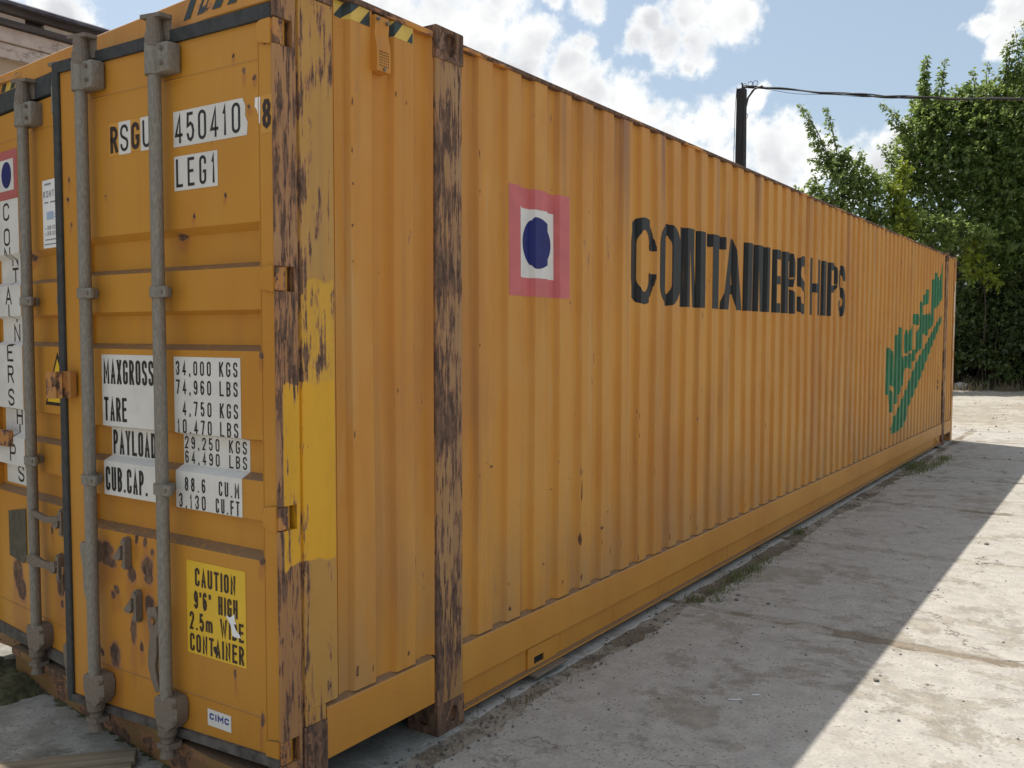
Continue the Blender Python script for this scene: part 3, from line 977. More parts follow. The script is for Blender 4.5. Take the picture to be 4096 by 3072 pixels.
def flat_bar(pts, th, Yf, e0, e1):
    """Bent flat bar in front of a door: pts (x, z, half-width)."""
    t = MB()
    up = [(x, z, h_) for x, z, h_ in pts]
    vs = []
    for i, (x, z, h_) in enumerate(up):
        a = up[max(i - 1, 0)]
        b_ = up[min(i + 1, len(up) - 1)]
        dx, dz = b_[0] - a[0], b_[1] - a[1]
        ln = math.hypot(dx, dz)
        nx, nz = -dz / ln, dx / ln
        e = e0 + (e1 - e0) * i / (len(up) - 1)
        for s_, q in ((1, 0), (1, th), (-1, th), (-1, 0)):
            vs.append((x + nx * h_ * s_, Yf(x) - e - q, z + nz * h_ * s_))
    fs = [(i * 4 + j, (i + 1) * 4 + j, (i + 1) * 4 + (j + 1) % 4, i * 4 + (j + 1) % 4) for i in range(len(up) - 1) for j in range(4)]
    fs += [(0, 1, 2, 3), tuple(range(len(vs) - 4, len(vs)))]
    return t.add(vs, fs)


# handles: hanging bars on the right door, a cranked arm on the left door
flat_bar([(-.664, .645, .026), (-.655, .60, .036), (-.652, .56, .03), (-.655, .53, .020), (-.662, .47, .026), (-.668, .42, .022), (-.652, .37, .018), (-.632, .33, .014)], .012, YR, .024, .026).build('door_handle', M_GALVD, DR)
MB().tube([(-.655, YR(-.65) - .034, .595), (-.655, YR(-.65) - .046, .595)], .014, 12).build('handle_pivot', M_RUST, DR)
MB().box(-.688, -.678, YR(-.68) - .03, YR(-.68) - .004, .57, .63, .003).build('handle_catch', M_DARK, DR)
flat_bar([(-1.105, .835, .012), (-1.105, .815, .022), (-1.10, .78, .02), (-1.095, .73, .013), (-1.095, .65, .012), (-1.09, .61, .007)], .012, YR, .022, .022).build('door_handle', M_GALV, DR)
flat_bar([(-1.76, .86, .012), (-1.72, .85, .014), (-1.66, .835, .014), (-1.60, .838, .014), (-1.565, .855, .014)], .014, YL, .062, .012).build('door_handle', M_GALVD, DL)
flat_bar([(-1.79, .64, .018), (-1.75, .638, .028), (-1.71, .628, .018), (-1.66, .622, .016), (-1.61, .635, .016)], .014, YL, .07, .012).build('door_handle', M_GALVD, DL)
MB().box(-1.575, -1.56, YL(-1.57) - .02, YL(-1.57) - .004, .52, .63, .003).build('handle_strap', M_RUST, DL)

# hinges
for z0, z1 in POCK:
    zc = (z0 + z1) / 2
    t = MB()
    yb = YR(-.03)
    poly = [(-.078, zc + .028), (-.066, zc + .036), (-.014, zc + .044), (-.014, zc - .044), (-.066, zc - .034), (-.078, zc - .026)]
    t.prism(poly, lambda a, b: (a, yb + .004, b), lambda a, b: (a, yb - .011, b))
    t.build('hinge_blade', M_DOOR, DR)
    MB().box(-.058, -.002, -.0535, -.013, z0 + .002, z1 - .002, .005).build('hinge_knuckle', M_BOX, jamb)

# lock box straddling the doors
yb = YR(-1.2) - .01
t = MB()
sec = [(-1.235, 0), (-1.238, .075), (-1.228, .087), (-1.180, .089), (-1.170, .080), (-1.172, .068), (-1.160, .060), (-1.170, .050), (-1.168, .034), (-1.158, .026), (-1.160, .0)]
zz = lambda a: (1.408 + (a + 1.22) * .05, 1.513 + (a + 1.22) * .08)
t.prism(sec, lambda a, e: (a, yb - e, zz(a)[0]), lambda a, e: (a, yb - e, zz(a)[1]))
t.build('lock_box', M_BOX, BOX)

# left door: dark plate and small bracket
decal('dark_plate', [([(-2.19, .80), (-1.985, .835), (-1.985, .60), (-2.02, .565), (-2.19, .58)], 0)], on_l, .004, M_DARKST, DL)
MB().box(-2.30, -2.12, YL(-2.2) - .03, YL(-2.2) - .004, 1.12, 1.2, .006).build('guide_bracket', M_BOX, DL)

# --------------------------------------------------------------- labels on the right door
def sheet(name, quads, m, dr, surf, e=.0012):
    return decal(name, quads, surf, e, m, dr, (), ZBR)


def rtext(s, x0, x1, z0, z1, t=.12, m=M_BLACK, gap=.5, name='lettering', surf=on_r, dr=DR, wide=1.0):
    return sheet(name, letters(s, x0, x1, z0, z1, t, gap, wide), m, dr, surf, .0022)


sheet('weight_label', rect(-1.0, -.667, 1.035, 1.586), M_WHITE, DR, on_r)
sheet('weight_label', rect(-.552, -.190, 1.024, 1.584), M_WHITE, DR, on_r)
for s, x1, z0, z1 in (('MAXGROSS', -.672, 1.472, 1.566), ('TARE', -.842, 1.327, 1.420), ('PAYLOAD', -.718, 1.192, 1.288), ('CUB.CAP.', -.722, 1.052, 1.147)):
    rtext(s, -.988 if s != 'PAYLOAD' else -.99, x1, z0, z1, .13, gap=.32)
for s, x0, x1, z0 in (('34,000', -.540, -.345, 1.517), ('74,960', -.540, -.345, 1.449), ('4,750', -.505, -.345, 1.372), ('10,470', -.535, -.345, 1.306),
                      ('29,250', -.545, -.352, 1.245), ('64,490', -.545, -.352, 1.191), ('88.6', -.50, -.385, 1.096), ('3,130', -.535, -.385, 1.034)):
    rtext(s, x0, x1, z0, z0 + (.046 if 1.18 < z0 < 1.26 else .052), .13, gap=.75)
for s, x0, x1, z0 in (('KGS', -.300, -.205, 1.517), ('LBS', -.300, -.205, 1.449), ('KGS', -.300, -.205, 1.372), ('LBS', -.300, -.205, 1.306), ('KGS', -.300, -.207, 1.245), ('LBS', -.300, -.207, 1.191), ('CU.M', -.312, -.205, 1.096), ('CU.FT', -.330, -.205, 1.034)):
    rtext(s, x0, x1, z0, z0 + (.046 if 1.18 < z0 < 1.26 else .052), .13, gap=.7)
serial = rect(-.529, -.160, 2.333, 2.458)
serial[0][0][1:3] = [(-.140, 2.333), (-.136, 2.375), (-.148, 2.40), (-.146, 2.43), (-.160, 2.458)]
sheet('serial_label', serial, M_WHITE, DR, on_r)
rtext('450410', -.520, -.172, 2.345, 2.447, .105, gap=.5)
sheet('serial_label', rect(-.529, -.292, 2.178, 2.30), M_WHITE, DR, on_r)
rtext('LEG1', -.517, -.302, 2.19, 2.29, .105, gap=.75)
sheet('serial_label', rect(-.918, -.857, 2.342, 2.464), M_ORV, DR, on_r)
sheet('serial_label', rect(-.857, -.783, 2.342, 2.464), M_WHITE, DR, on_r)
sheet('serial_label', rect(-.783, -.722, 2.345, 2.464), M_ORV, DR, on_r)
sheet('serial_label', rect(-.722, -.650, 2.342, 2.464), M_WHITE, DR, on_r)
rtext('R', -.910, -.862, 2.352, 2.452, .17, M_BROWNP)
rtext('S', -.846, -.797, 2.352, 2.452, .11)
rtext('G', -.778, -.728, 2.352, 2.452, .17, M_BROWNP)
rtext('U', -.709, -.662, 2.352, 2.452, .11)
sheet('serial_label', rect(-.072, -.016, 2.329, 2.452), M_ORV, DR, on_r)
rtext('8', -.064, -.022, 2.343, 2.440, .16, M_BROWNP)
sheet('torn_label', [([(-.098, 2.45), (-.073, 2.45), (-.074, 2.40), (-.082, 2.385), (-.09, 2.41), (-.10, 2.42)], 0), ([(-.082, 2.385), (-.074, 2.40), (-.0745, 2.365), (-.079, 2.36)], 1)], M_WHITER, DR, on_r, .0014)
sheet('caution_label', rect(-.500, -.180, .500, .843), M_YELV, DR, on_r)
for s, x0, x1, z0, z1 in (('CAUTION', -.452, -.232, .752, .820), ("9'6\" HIGH", -.460, -.222, .668, .735), ('2.5m WIDE', -.486, -.192, .588, .655), ('CONTAINER', -.486, -.192, .508, .575)):
    rtext(s, x0, x1, z0, z1, .15, M_BROWNP, gap=.36)
sheet('torn_label', [([(-.285, .675), (-.262, .668), (-.238, .685), (-.236, .66), (-.228, .65), (-.242, .648), (-.232, .63), (-.212, .615), (-.205, .605), (-.225, .602), (-.25, .605), (-.258, .64)], 0)], M_WHITER, DR, on_r, .003)
sheet('smudge', [([(-.355, .545), (-.34, .55), (-.334, .53), (-.322, .535), (-.335, .51), (-.352, .53)], 0)], M_BLACK, DR, on_r, .003)
sheet('maker_label', rect(-.394, -.266, .250, .311), M_WHITE, DR, on_r)
rtext('CIMC', -.383, -.277, .274, .298, .26, M_CIMC, gap=.25, wide=1.0)

# --------------------------------------------------------------- left door graphics
XS = (-2.205, -1.98)
sheet('logo_panel', rect(XS[0] - .09, XS[1] + .0, 2.302, 2.53), M_REDD, DL, on_l)
sheet('logo_panel', rect(-2.26, -2.022, 2.342, 2.488), M_WHITE, DL, on_l, .0018)
circ = [(-2.105 + .058 * cos(2 * pi * i / 32), 2.416 + .062 * sin(2 * pi * i / 32)) for i in range(32)]
sheet('logo_disc', [(circ, 0)], M_BLUE, DL, on_l, .0024)
sheet('lettering_strip', rect(-2.29, -1.98, .93, 2.30), M_WHITE, DL, on_l)
for ch, z in zip('CONTAINERSHIPS', (2.244, 2.125, 2.034, 1.94, 1.846, 1.763, 1.668, 1.574, 1.471, 1.36, 1.267, 1.185, 1.091, .985)):
    hh = .042
    rtext(ch, -2.155, -2.085, z - hh, z + hh, .13, surf=on_l, dr=DL)
sheet('notice_paper', rect(-1.71, -1.40, 2.046, 2.345), M_WHITER, DL, on_l)
for s, x0, x1, z0, h_, m_ in (('КОНТЕЙНЕР', -1.70, -1.44, 2.268, .03, M_GREYP),):
    tr = str.maketrans('КОНТЕЙР', 'KOHTEiP')
    rtext(s.translate(tr), x0, x1, z0, z0 + h_, .15, M_GREYP, surf=on_l, dr=DL)
for s, x0, x1, z0, h_ in (('+38(067)345', -1.69, -1.46, 2.125, .02), ('+38(063)345', -1.69, -1.46, 2.10, .02)):
    rtext(s, x0, x1, z0, z0 + h_, .16, M_GREYP, surf=on_l, dr=DL)
sheet('small_print', rect(-1.685, -1.62, 2.322, 2.330) + rect(-1.69, -1.65, 2.243, 2.249) + rect(-1.63, -1.57, 2.243, 2.249) + rect(-1.69, -1.45, 2.08, 2.085) + rect(-1.70, -1.45, 2.06, 2.065), M_GREYP, DL, on_l, .0022)
sheet('small_print', rect(-1.67, -1.60, 2.17, 2.205) + rect(-1.595, -1.55, 2.19, 2.194) + rect(-1.595, -1.55, 2.178, 2.182), M_PALEB, DL, on_l, .0022)
tri = [(-1.60, 1.585), (-1.735, 1.345), (-1.46, 1.345)]
sheet('warning_triangle', [(tri, 0)], M_BLACK, DL, on_l)
sheet('warning_triangle', [([(-1.60, 1.555), (-1.712, 1.36), (-1.486, 1.36)], 0)], M_YELV, DL, on_l, .002)

# --------------------------------------------------------------- hazard stripes
def head_s(x, z, e):
    return (x, YL(x) - e, z)


for x in (-.475, -.385, -.295, -.215):
    decal('hazard_stripe', [([(x - .02, 2.778), (x + .026, 2.778), (x + .075, 2.842), (x + .03, 2.842)], 0)], head_s, .0015, M_HZB, BOX)
for x in (-2.10, -1.99):
    decal('hazard_stripe', [([(x - .045, 2.805), (x + .005, 2.805), (x + .05, 2.868), (x + .0, 2.868)], 0)], head_s, .0015, M_HZB, BOX)
decal('hazard_tape', [([(-2.14, 2.803), (-1.93, 2.803), (-1.93, 2.87), (-2.14, 2.87)], 0)], head_s, .0008, M_HZY, BOX)
for (y0, y1) in ((.238, .398), (.49, .640)):
    decal('hazard_tape', [([(y0, 2.786), (y1, 2.786), (y1, 2.845), (y0, 2.845)], 0)], on_side, .001, M_HZY, P_NEAR, YB)
for poly in ([(.238, 2.788), (.275, 2.786), (.345, 2.845), (.29, 2.845)], [(.345, 2.786), (.398, 2.786), (.398, 2.845)], [(.495, 2.787), (.53, 2.787), (.58, 2.845), (.535, 2.845)], [(.605, 2.787), (.637, 2.787), (.637, 2.83)]):
    decal('hazard_stripe', [(poly, 0)], on_side, .0018, M_HZB, P_NEAR, YB)

# --------------------------------------------------------------- ventilator
t = MB()
poly = [(-.016, 2.832), (.028, 2.832), (.030, 2.80), (.026, 2.765), (.036, 2.72), (.038, 2.66), (.036, 2.632), (-.016, 2.632)]
t.prism(poly, lambda e, z: (XP - .01 + e, .408, z), lambda e, z: (XP - .01 + e, .482, z))
vent = t.build('ventilator', M_SIDE, BOX)
t = MB()
for i in range(5):
    for j in range(6):
        t.tube([(XP + .0265, .424 + i * .011, 2.652 + j * .010), (XP + .0282, .424 + i * .011, 2.652 + j * .010)], .0026, 6)
tag(t.build('vent_holes', M_DARK, vent), kind='stuff')
for y, z in ((.42, 2.818), (.468, 2.812), (.447, 2.640)):
    MB().tube([(XP + .010, y, z), (XP + .0315, y, z)], .007, 8).build('rivet', M_GALVD, vent)

# --------------------------------------------------------------- side graphics
def sdec(name, quads, m, e=.0012, parent=P_MAIN):
    return decal(name, quads, on_side, e, m, parent, YB)


sdec('logo_panel', rect(1.295, 1.830, 1.845, 2.347), M_RED)
sdec('logo_panel', rect(1.388, 1.714, 1.932, 2.253), M_WHITE, .002)
circ = []
for i in range(64):
    ca, sa = cos(2 * pi * i / 64), sin(2 * pi * i / 64)
    y = 1.5245 + (.1625 if ca > 0 else .1235) * ca
    if y < 1.466:
        y += .039
    elif y < 1.514:
        y = 1.505 + (y - 1.466) / .048 * .009
    circ.append((y, 2.097 + .121 * sa))
sdec('logo_disc', [(circ, 0)], M_BLUE, .0028)
ZB0, ZT0 = 1.842, 2.338


def big(ch, y0, y1, tw=.112, z0=ZB0, z1=ZT0):
    """Block stencil letters with heavy uprights."""
    hb = .07
    P_ = []
    add = lambda *q: P_.append((list(q), len(P_)))
    R_ = lambda a, b, c, e: add((a, c), (b, c), (b, e), (a, e))
    w = y1 - y0
    if ch in 'CO':
        n_ = 14
        ro, ri = w / 2, max(w / 2 - tw, .02)
        zc1, zc0 = z1 - ro * .9, z0 + ro * .9
        ym = (y0 + y1) / 2
        ou = [(ym + ro * cos(a), zc1 + ro * .9 * sin(a)) for a in [pi * i / n_ for i in range(n_ + 1)]] + [(ym + ro * cos(a), zc0 + ro * .9 * sin(a)) for a in [pi + pi * i / n_ for i in range(n_ + 1)]]
        inn = [(ym + ri * cos(a), zc1 + (ro * .9 - hb) * sin(a)) for a in [pi * i / n_ for i in range(n_ + 1)]] + [(ym + ri * cos(a), zc0 + (ro * .9 - hb) * sin(a)) for a in [pi + pi * i / n_ for i in range(n_ + 1)]]
        N_ = len(ou)
        for i in range(N_):
            j = (i + 1) % N_
            if ch == 'C' and j == 0:
                continue
            P_.append(([ou[i], ou[j], inn[j], inn[i]], 0))
        if ch == 'C':
            R_(ym + ri, ym + ro, zc1 - .03, zc1)
            R_(ym + ri, ym + ro, zc0, zc0 + .03)
    elif ch == 'N':
        R_(y0, y0 + tw, z0, z1)
        R_(y1 - tw, y1, z0, z1)
        add((y0 + tw * .9, z1), (y0 + tw * 1.9, z1), (y1 - tw * .9, z0), (y1 - tw * 1.9, z0))
    elif ch == 'T':
        R_(y0, y1, z1 - .085, z1)
        ym = (y0 + y1) / 2 - .012
        R_(ym - tw * .55, ym + tw * .55, z0, z1 - .085)
    elif ch == 'A':
        ym = (y0 + y1) / 2
        add((y0, z0), (y0 + tw * .95, z0), (ym + .02, z1), (ym - .055, z1))
        add((y1, z0), (y1 - tw * .95, z0), (ym - .02, z1), (ym + .055, z1))
        R_(y0 + w * .25, y1 - w * .25, z0 + .11, z0 + .175)
    elif ch == 'I':
        R_(y0, y1, z0, z1)
    elif ch == 'E':
        R_(y0, y0 + tw, z0, z1)
        for a, b in ((z0, z0 + .075), (z0 + .225, z0 + .29), (z1 - .075, z1)):
            R_(y0 + tw, y1, a, b)
    elif ch in 'RP':
        R_(y0, y0 + tw, z0, z1)
        zc = z0 + .22
        R_(y0 + tw, y1 - .05, z1 - .07, z1)
        R_(y0 + tw, y1 - .05, zc, zc + .065)
        add((y1 - tw, zc + .07), (y1, zc + .09), (y1, z1 - .07), (y1 - tw, z1 - .03))
        add((y1 - .05, z1 - .07), (y1, z1 - .07), (y1 - .05, z1))
        add((y1 - .05, zc), (y1, zc + .09), (y1 - .05, zc + .07))
        if ch == 'R':
            add((y1 - tw, z0), (y1, z0), (y1, z0 + .17), (y1 - tw - .02, zc))
    elif ch == 'S':
        for qd, lv in letters('S', y0, y1, z0, z1, .17, .1):
            P_.append((qd, 0))
    elif ch == 'H':
        R_(y0, y0 + tw, z0, z1)
        R_(y1 - tw, y1, z0, z1)
        R_(y0 + tw, y1 - tw, z0 + .2, z0 + .28)
    return P_


for ch, y0, y1 in (('C', 2.50, 2.835), ('O', 2.874, 3.168), ('N', 3.205, 3.573), ('T', 3.61, 3.945), ('A', 3.895, 4.26), ('I', 4.345, 4.468), ('N', 4.50, 4.856),
                   ('E', 4.93, 5.165), ('R', 5.215, 5.505), ('S', 5.585, 5.865), ('H', 5.93, 6.235), ('I', 6.325, 6.42), ('P', 6.49, 6.80), ('S', 6.84, 7.075)):
    sdec('side_lettering', big(ch, y0, y1, {'H': .07, 'E': .10, 'R': .10, 'P': .10}.get(ch, .112)), M_BLACKS, .0014)
GREEN = [[(9.0, 1.5), (9.22, 1.49), (9.33, 1.43), (9.37, 1.04), (9.19, 1.09), (9.2, 1.05), (9.33, 0.98), (9.35, 0.76), (9.21, 0.77), (9.11, 0.97), (8.99, 0.99)],
         [(9.43, 1.65), (9.55, 1.65), (9.68, 1.69), (9.69, 1.74), (9.81, 1.74), (9.85, 1.47), (9.93, 1.23), (9.89, 1.06), (9.67, 0.95), (9.56, 0.86), (9.5, 0.86), (9.45, 1.25)],
         [(9.95, 1.66), (10.11, 1.73), (10.21, 1.66), (10.27, 1.7), (10.38, 1.78), (10.45, 1.78), (10.43, 1.74), (10.42, 1.48), (10.3, 1.47), (10.15, 1.44), (9.97, 1.46)],
         [(9.96, 1.4), (10.13, 1.4), (10.31, 1.43), (10.38, 1.42), (10.4, 1.23), (10.31, 1.24), (10.24, 1.28), (10.02, 1.23), (9.94, 1.23)],
         [(10.51, 1.47), (10.63, 1.48), (10.62, 1.34), (10.53, 1.33)],
         [(10.5, 1.93), (10.76, 1.94), (10.82, 1.9), (10.8, 1.8), (10.68, 1.8), (10.49, 1.81)],
         [(10.93, 2.1), (11.04, 2.09), (11.08, 1.93), (11.21, 1.93), (11.37, 1.95), (11.43, 1.9), (11.43, 1.67), (11.33, 1.66), (11.14, 1.69), (11.07, 1.5), (10.82, 1.47), (10.73, 1.42), (10.68, 1.64), (10.79, 1.73), (10.9, 1.78), (10.91, 1.93)],
         [(11.12, 2.19), (11.3, 2.23), (11.34, 2.28), (11.49, 2.29), (11.47, 2.15), (11.43, 2.09), (11.24, 2.09), (11.14, 2.05), (11.11, 2.13)],
         [(11.52, 1.99), (11.63, 1.98), (11.74, 1.94), (11.75, 2.43), (11.87, 2.44), (11.9, 2.4), (11.97, 2.53), (12.14, 2.54), (12.21, 2.44), (12.33, 2.44), (12.41, 2.69), (12.47, 2.7), (12.5, 2.32), (12.43, 2.19), (12.26, 2.12), (12.07, 2.06), (11.9, 2.05), (11.9, 1.87), (11.82, 1.81), (11.58, 1.76), (11.52, 1.84)],
         [(9.27, .56), (9.49, .69), (9.8, .83), (10.16, 1.0), (10.73, 1.31), (11.46, 1.58), (11.81, 1.71), (12.21, 1.86), (12.59, 1.98), (12.51, 1.87), (12.19, 1.69), (11.83, 1.52), (11.41, 1.31), (11.01, 1.09), (10.63, .9), (10.26, .74), (10.07, .54), (9.72, .49), (9.31, .48)]]
for gi, poly in enumerate(GREEN):
    ym, zm = sum(q[0] for q in poly) / len(poly), sum(q[1] for q in poly) / len(poly)
    k_ = 1.10 if gi < 9 else 1.0
    sdec('green_lettering', [([(ym + (y - ym) * k_, zm + (z - zm) * (1.05 if gi < 9 else 1)) for y, z in poly], 0)], M_GREEN, .0014 + gi * .00012)
# chips of bare rust, mostly along the left edges of the outer flats
M_CHIP = simple('rust_chip', (0.15, 0.075, 0.04), 0.95, 0, 0.5, 60, 0.3)


def chips(parent, spots, seed):
    rr = random.Random(seed)
    quads = []
    for (y, z, w, h) in spots:
        n_ = 9
        quads.append(([(y + .62 * w * cos(2 * pi * i / n_) * rr.uniform(.4, 1.3), z + .62 * h * sin(2 * pi * i / n_) * rr.uniform(.4, 1.3)) for i in range(n_)], 0))
    tag(decal('rust_chips', quads, on_side, .0016, M_CHIP, parent, YB), kind='stuff')


rr = random.Random(21)
chips(P_NEAR, [(.308, 2.50, .006, .030), (.307, 2.33, .005, .018), (.310, 2.21, .008, .008), (.307, 2.06, .008, .010), (.309, 1.93, .006, .010), (.306, 1.30, .007, .02), (.31, .42, .014, .05), (.54, 2.575, .008, .022), (.60, 2.555, .004, .014),
               (.395, .40, .004, .03), (.60, .40, .012, .014), (.655, .72, .012, .015), (.67, .75, .004, .03), (.66, 1.4, .004, .012), (.47, 1.9, .003, .008), (.545, 1.45, .004, .015), (.645, 1.62, .010, .006), (.21, .38, .014, .022)], 3)
sp = [(1.073, 2.44, .005, .030), (1.075, 2.28, .004, .016), (1.073, 1.62, .006, .012), (1.16, 1.08, .02, .012), (1.075, 1.05, .008, .008), (1.13, 1.10, .015, .004), (1.31, .40, .018, .02), (1.30, .52, .006, .012), (1.60, .55, .010, .01),
      (1.78, .42, .010, .02), (1.965, .85, .006, .12), (1.96, .6, .012, .06), (1.97, .40, .016, .03), (1.70, .90, .014, .005), (2.19, .62, .02, .02), (2.25, .70, .012, .012), (1.87, .74, .012, .008), (1.62, 2.42, .004, .006), (1.70, 2.37, .016, .003), (2.03, 2.3, .005, .012)]
for _ in range(75):
    st = rr.choice(STARTS[9:60])
    low = rr.random() < .35
    sp.append((st + rr.choice([.004, .006, .1, rr.uniform(0, .1)]), rr.uniform(.36, .5) if low else rr.uniform(.5, 2.8), rr.uniform(.003, .009), rr.uniform(.006, .045) * (1.3 if low else 1)))
chips(P_MAIN, sp, 4)
for z in (1.17, 1.07, .98, .89):
    sdec('small_mark', letters('5' if z < 1 else '1', 12.39, 12.45, z - .03, z + .03, .16), M_BROWNP)

# ================================================================== ground
def concrete(name, light, dark, thr=0.5, dirt=0.3, moss=None):
    m, nt, b = new_mat(name)
    p = nt.node('ShaderNodeNewGeometry').outputs['Position']
    X, Y, Z = nt.xyz(p)
    n1 = nt.noise(p, 2.0, 12, 0.74, None, 0.25)
    n2 = nt.noise(p, 0.35, 3, 0.5)
    big = nt.math('ADD', n1, nt.math('MULTIPLY_ADD', n2, 0.5, -0.25))
    wear = nt.sstep(big, thr - 0.02, thr + 0.03)
    fine = nt.noise(p, 60, 6, 0.7)
    mid = nt.noise(p, 9, 6, 0.6)
    lc = nt.mix(nt.sstep(mid, 0.3, 0.7), tuple(c * 0.86 for c in light), tuple(min(1, c * 1.08) for c in light))
    dc = nt.mix(nt.sstep(mid, 0.3, 0.7), tuple(c * 0.78 for c in dark), tuple(c * 1.15 for c in dark))
    c = nt.mix(wear, lc, dc)
    vo = nt.node('ShaderNodeTexVoronoi')
    nt.put(vo.inputs['Vector'], p)
    vo.inputs['Scale'].default_value = 34
    vo.inputs['Randomness'].default_value = 1
    gate = nt.sstep(nt.noise(p, 4.5, 4, 0.6), 0.40, 0.56)
    pit = nt.math('MULTIPLY', nt.sstep(vo.outputs['Distance'], 0.14, 0.26, 1, 0), gate)
    c = nt.mix(nt.math('MULTIPLY', pit, 0.7), c, tuple(c_ * 0.5 for c_ in dark))
    c = nt.mix(nt.sstep(fine, 0.3, 0.72, 0.0, 0.42), c, tuple(c_ * 0.55 for c_ in dark))
    c = nt.mix(nt.math('MULTIPLY', nt.sstep(nt.noise(p, 3.3, 6, 0.7), 0.5, 0.75), dirt), c, (0.17, 0.135, 0.1))
    cw = nt.vmath('ADD', p, nt.vmath('SCALE', nt.noise(p, 2.4, 6, 0.65, None, 0, True)))
    cw.node.inputs[1].links[0].from_node.inputs['Scale'].default_value = 0.9
    ve = nt.node('ShaderNodeTexVoronoi', feature='DISTANCE_TO_EDGE')
    nt.put(ve.inputs['Vector'], cw)
    ve.inputs['Scale'].default_value = 0.42
    crack = nt.math('MULTIPLY', nt.sstep(ve.outputs['Distance'], 0.0015, 0.006, 1, 0), nt.sstep(nt.noise(p, 0.8, 3, 0.5), 0.47, 0.56))
    c = nt.mix(nt.math('MULTIPLY', crack, 0.75), c, (0.1, 0.08, 0.06))
    if moss:
        f = nt.math('MULTIPLY', nt.sstep(nt.noise(p, 5, 6, 0.65), 0.38, 0.6), 1.0)
        c = nt.mix(nt.math('MULTIPLY', f, moss), c, (0.055, 0.06, 0.03))
    nt.put(b.inputs['Base Color'], c)
    b.inputs['Roughness'].default_value = 0.92
    b.inputs['Specular IOR Level'].default_value = 0.25
    h = nt.math('ADD', nt.math('MULTIPLY', wear, -0.9), nt.math('MULTIPLY', fine, 0.5))
    h = nt.math('ADD', h, nt.math('MULTIPLY', pit, -0.8))
    h = nt.math('ADD', h, nt.math('MULTIPLY', mid, 0.8))
    nt.put(b.inputs['Normal'], nt.bump(h, 0.5, 0.006))
    return m


M_CON = concrete('worn_concrete', (0.455, 0.433, 0.395), (0.36, 0.328, 0.28), 0.55)
M_CONF = concrete('mossy_concrete', (0.37, 0.365, 0.335), (0.28, 0.27, 0.235), 0.55, 0.35, 0.35)
M_DIRT = concrete('dusty_ground', (0.46, 0.425, 0.37), (0.35, 0.31, 0.25), 0.49, 0.2)
M_GUT = concrete('gutter_dirt', (0.36, 0.32, 0.265), (0.19, 0.155, 0.115), 0.5, 0.45)

def grid(name, x0, x1, y0, y1, z, m, nx=1, ny=1):
    vs = [(x0 + (x1 - x0) * i / nx, y0 + (y1 - y0) * j / ny, z) for i in range(nx + 1) for j in range(ny + 1)]
    fs = [(i * (ny + 1) + j, (i + 1) * (ny + 1) + j, (i + 1) * (ny + 1) + j + 1, i * (ny + 1) + j + 1) for i in range(nx) for j in range(ny)]
    return MB().add(vs, fs).build(name, m)


GROUND = tag(grid('ground', -500, 500, -500, 500, -.006, M_DIRT, 4, 4), kind='structure')
YARD = empty('concrete_yard', (0, 0, 0), kind='structure')


def slab(x0, x1, y0, y1, m, jag=.018):
    step = .09
    per = []
    def side(ax, ay, bx, by):
        n = max(2, int(math.hypot(bx - ax, by - ay) / step))
        for i in range(n):
            t = i / n
            per.append((ax + (bx - ax) * t, ay + (by - ay) * t))
    side(x0, y0, x1, y0); side(x1, y0, x1, y1); side(x1, y1, x0, y1); side(x0, y1, x0, y0)
    out = []
    ph = random.uniform(0, 50)
    cx_, cy_ = (x0 + x1) / 2, (y0 + y1) / 2
    for i, (x, y) in enumerate(per):
        w = jag * (random.random() ** 2) + jag * .7 * (1 + sin(i * .37 + ph)) * .5 + jag * .6 * (1 + sin(i * .11 + ph * 2)) * .5
        sx = 1 if abs(x - x0) < 1e-6 else -1 if abs(x - x1) < 1e-6 else 0
        sy = 1 if abs(y - y0) < 1e-6 else -1 if abs(y - y1) < 1e-6 else 0
        out.append((x + sx * w, y + sy * w))
    n = len(out)
    ins = []
    for (x, y) in out:
        dx, dy = cx_ - x, cy_ - y
        L_ = math.hypot(dx, dy)
        ins.append((x + dx / L_ * .012, y + dy / L_ * .012))
    vs = [(x, y, -.06) for x, y in out] + [(x, y, -.004) for x, y in out] + [(x, y, 0) for x, y in ins]
    fs = [(i, (i + 1) % n, n + (i + 1) % n, n + i) for i in range(n)] + [(n + i, n + (i + 1) % n, 2 * n + (i + 1) % n, 2 * n + i) for i in range(n)] + [tuple(range(2 * n, 3 * n))]
    return MB().add(vs, fs).build('concrete_slab', m, YARD)


JY = [-3.42, -1.25, .915, 3.085, 5.245, 7.40, 9.47, 11.60, 13.72, 15.85]
JYB = [q for q in JY if q != .915]
for a, b_ in zip(JYB[:-1], JYB[1:]):
    slab(.105, 6.2, a + .012, b_ - .012, M_CON, .045)
    slab(6.26, 12.3, a + .03, b_ - .03, M_CON, .035)
for a, b_ in zip(JY[3:-1], JY[4:]):
    slab(-6.0, .055, a + .02, b_ - .02, M_CON, .02)
slab(-6.0, .055, .95, 3.065, M_CON, .02)
slab(-6.0, .055, -1.22, .915, M_CONF, .015)
slab(-6.0, .055, -3.4, -1.25, M_CONF, .015)
M_JOINT = concrete('joint_dirt', (0.42, 0.39, 0.34), (0.25, 0.21, 0.16), 0.50, 0.3)
for y in JYB[1:-1]:
    MB().add([(.2, y - .07, -.0045), (6.2, y - .07, -.0045), (6.2, y + .07, -.0045), (.2, y + .07, -.0045)], [(0, 1, 2, 3)]).build('joint', M_JOINT, YARD)
# dirt filling the channel along the container
gut = grid('gutter', .0, .2, -3, 15.8, -.0035, M_GUT, 1, 1)
tag(gut, kind='structure')

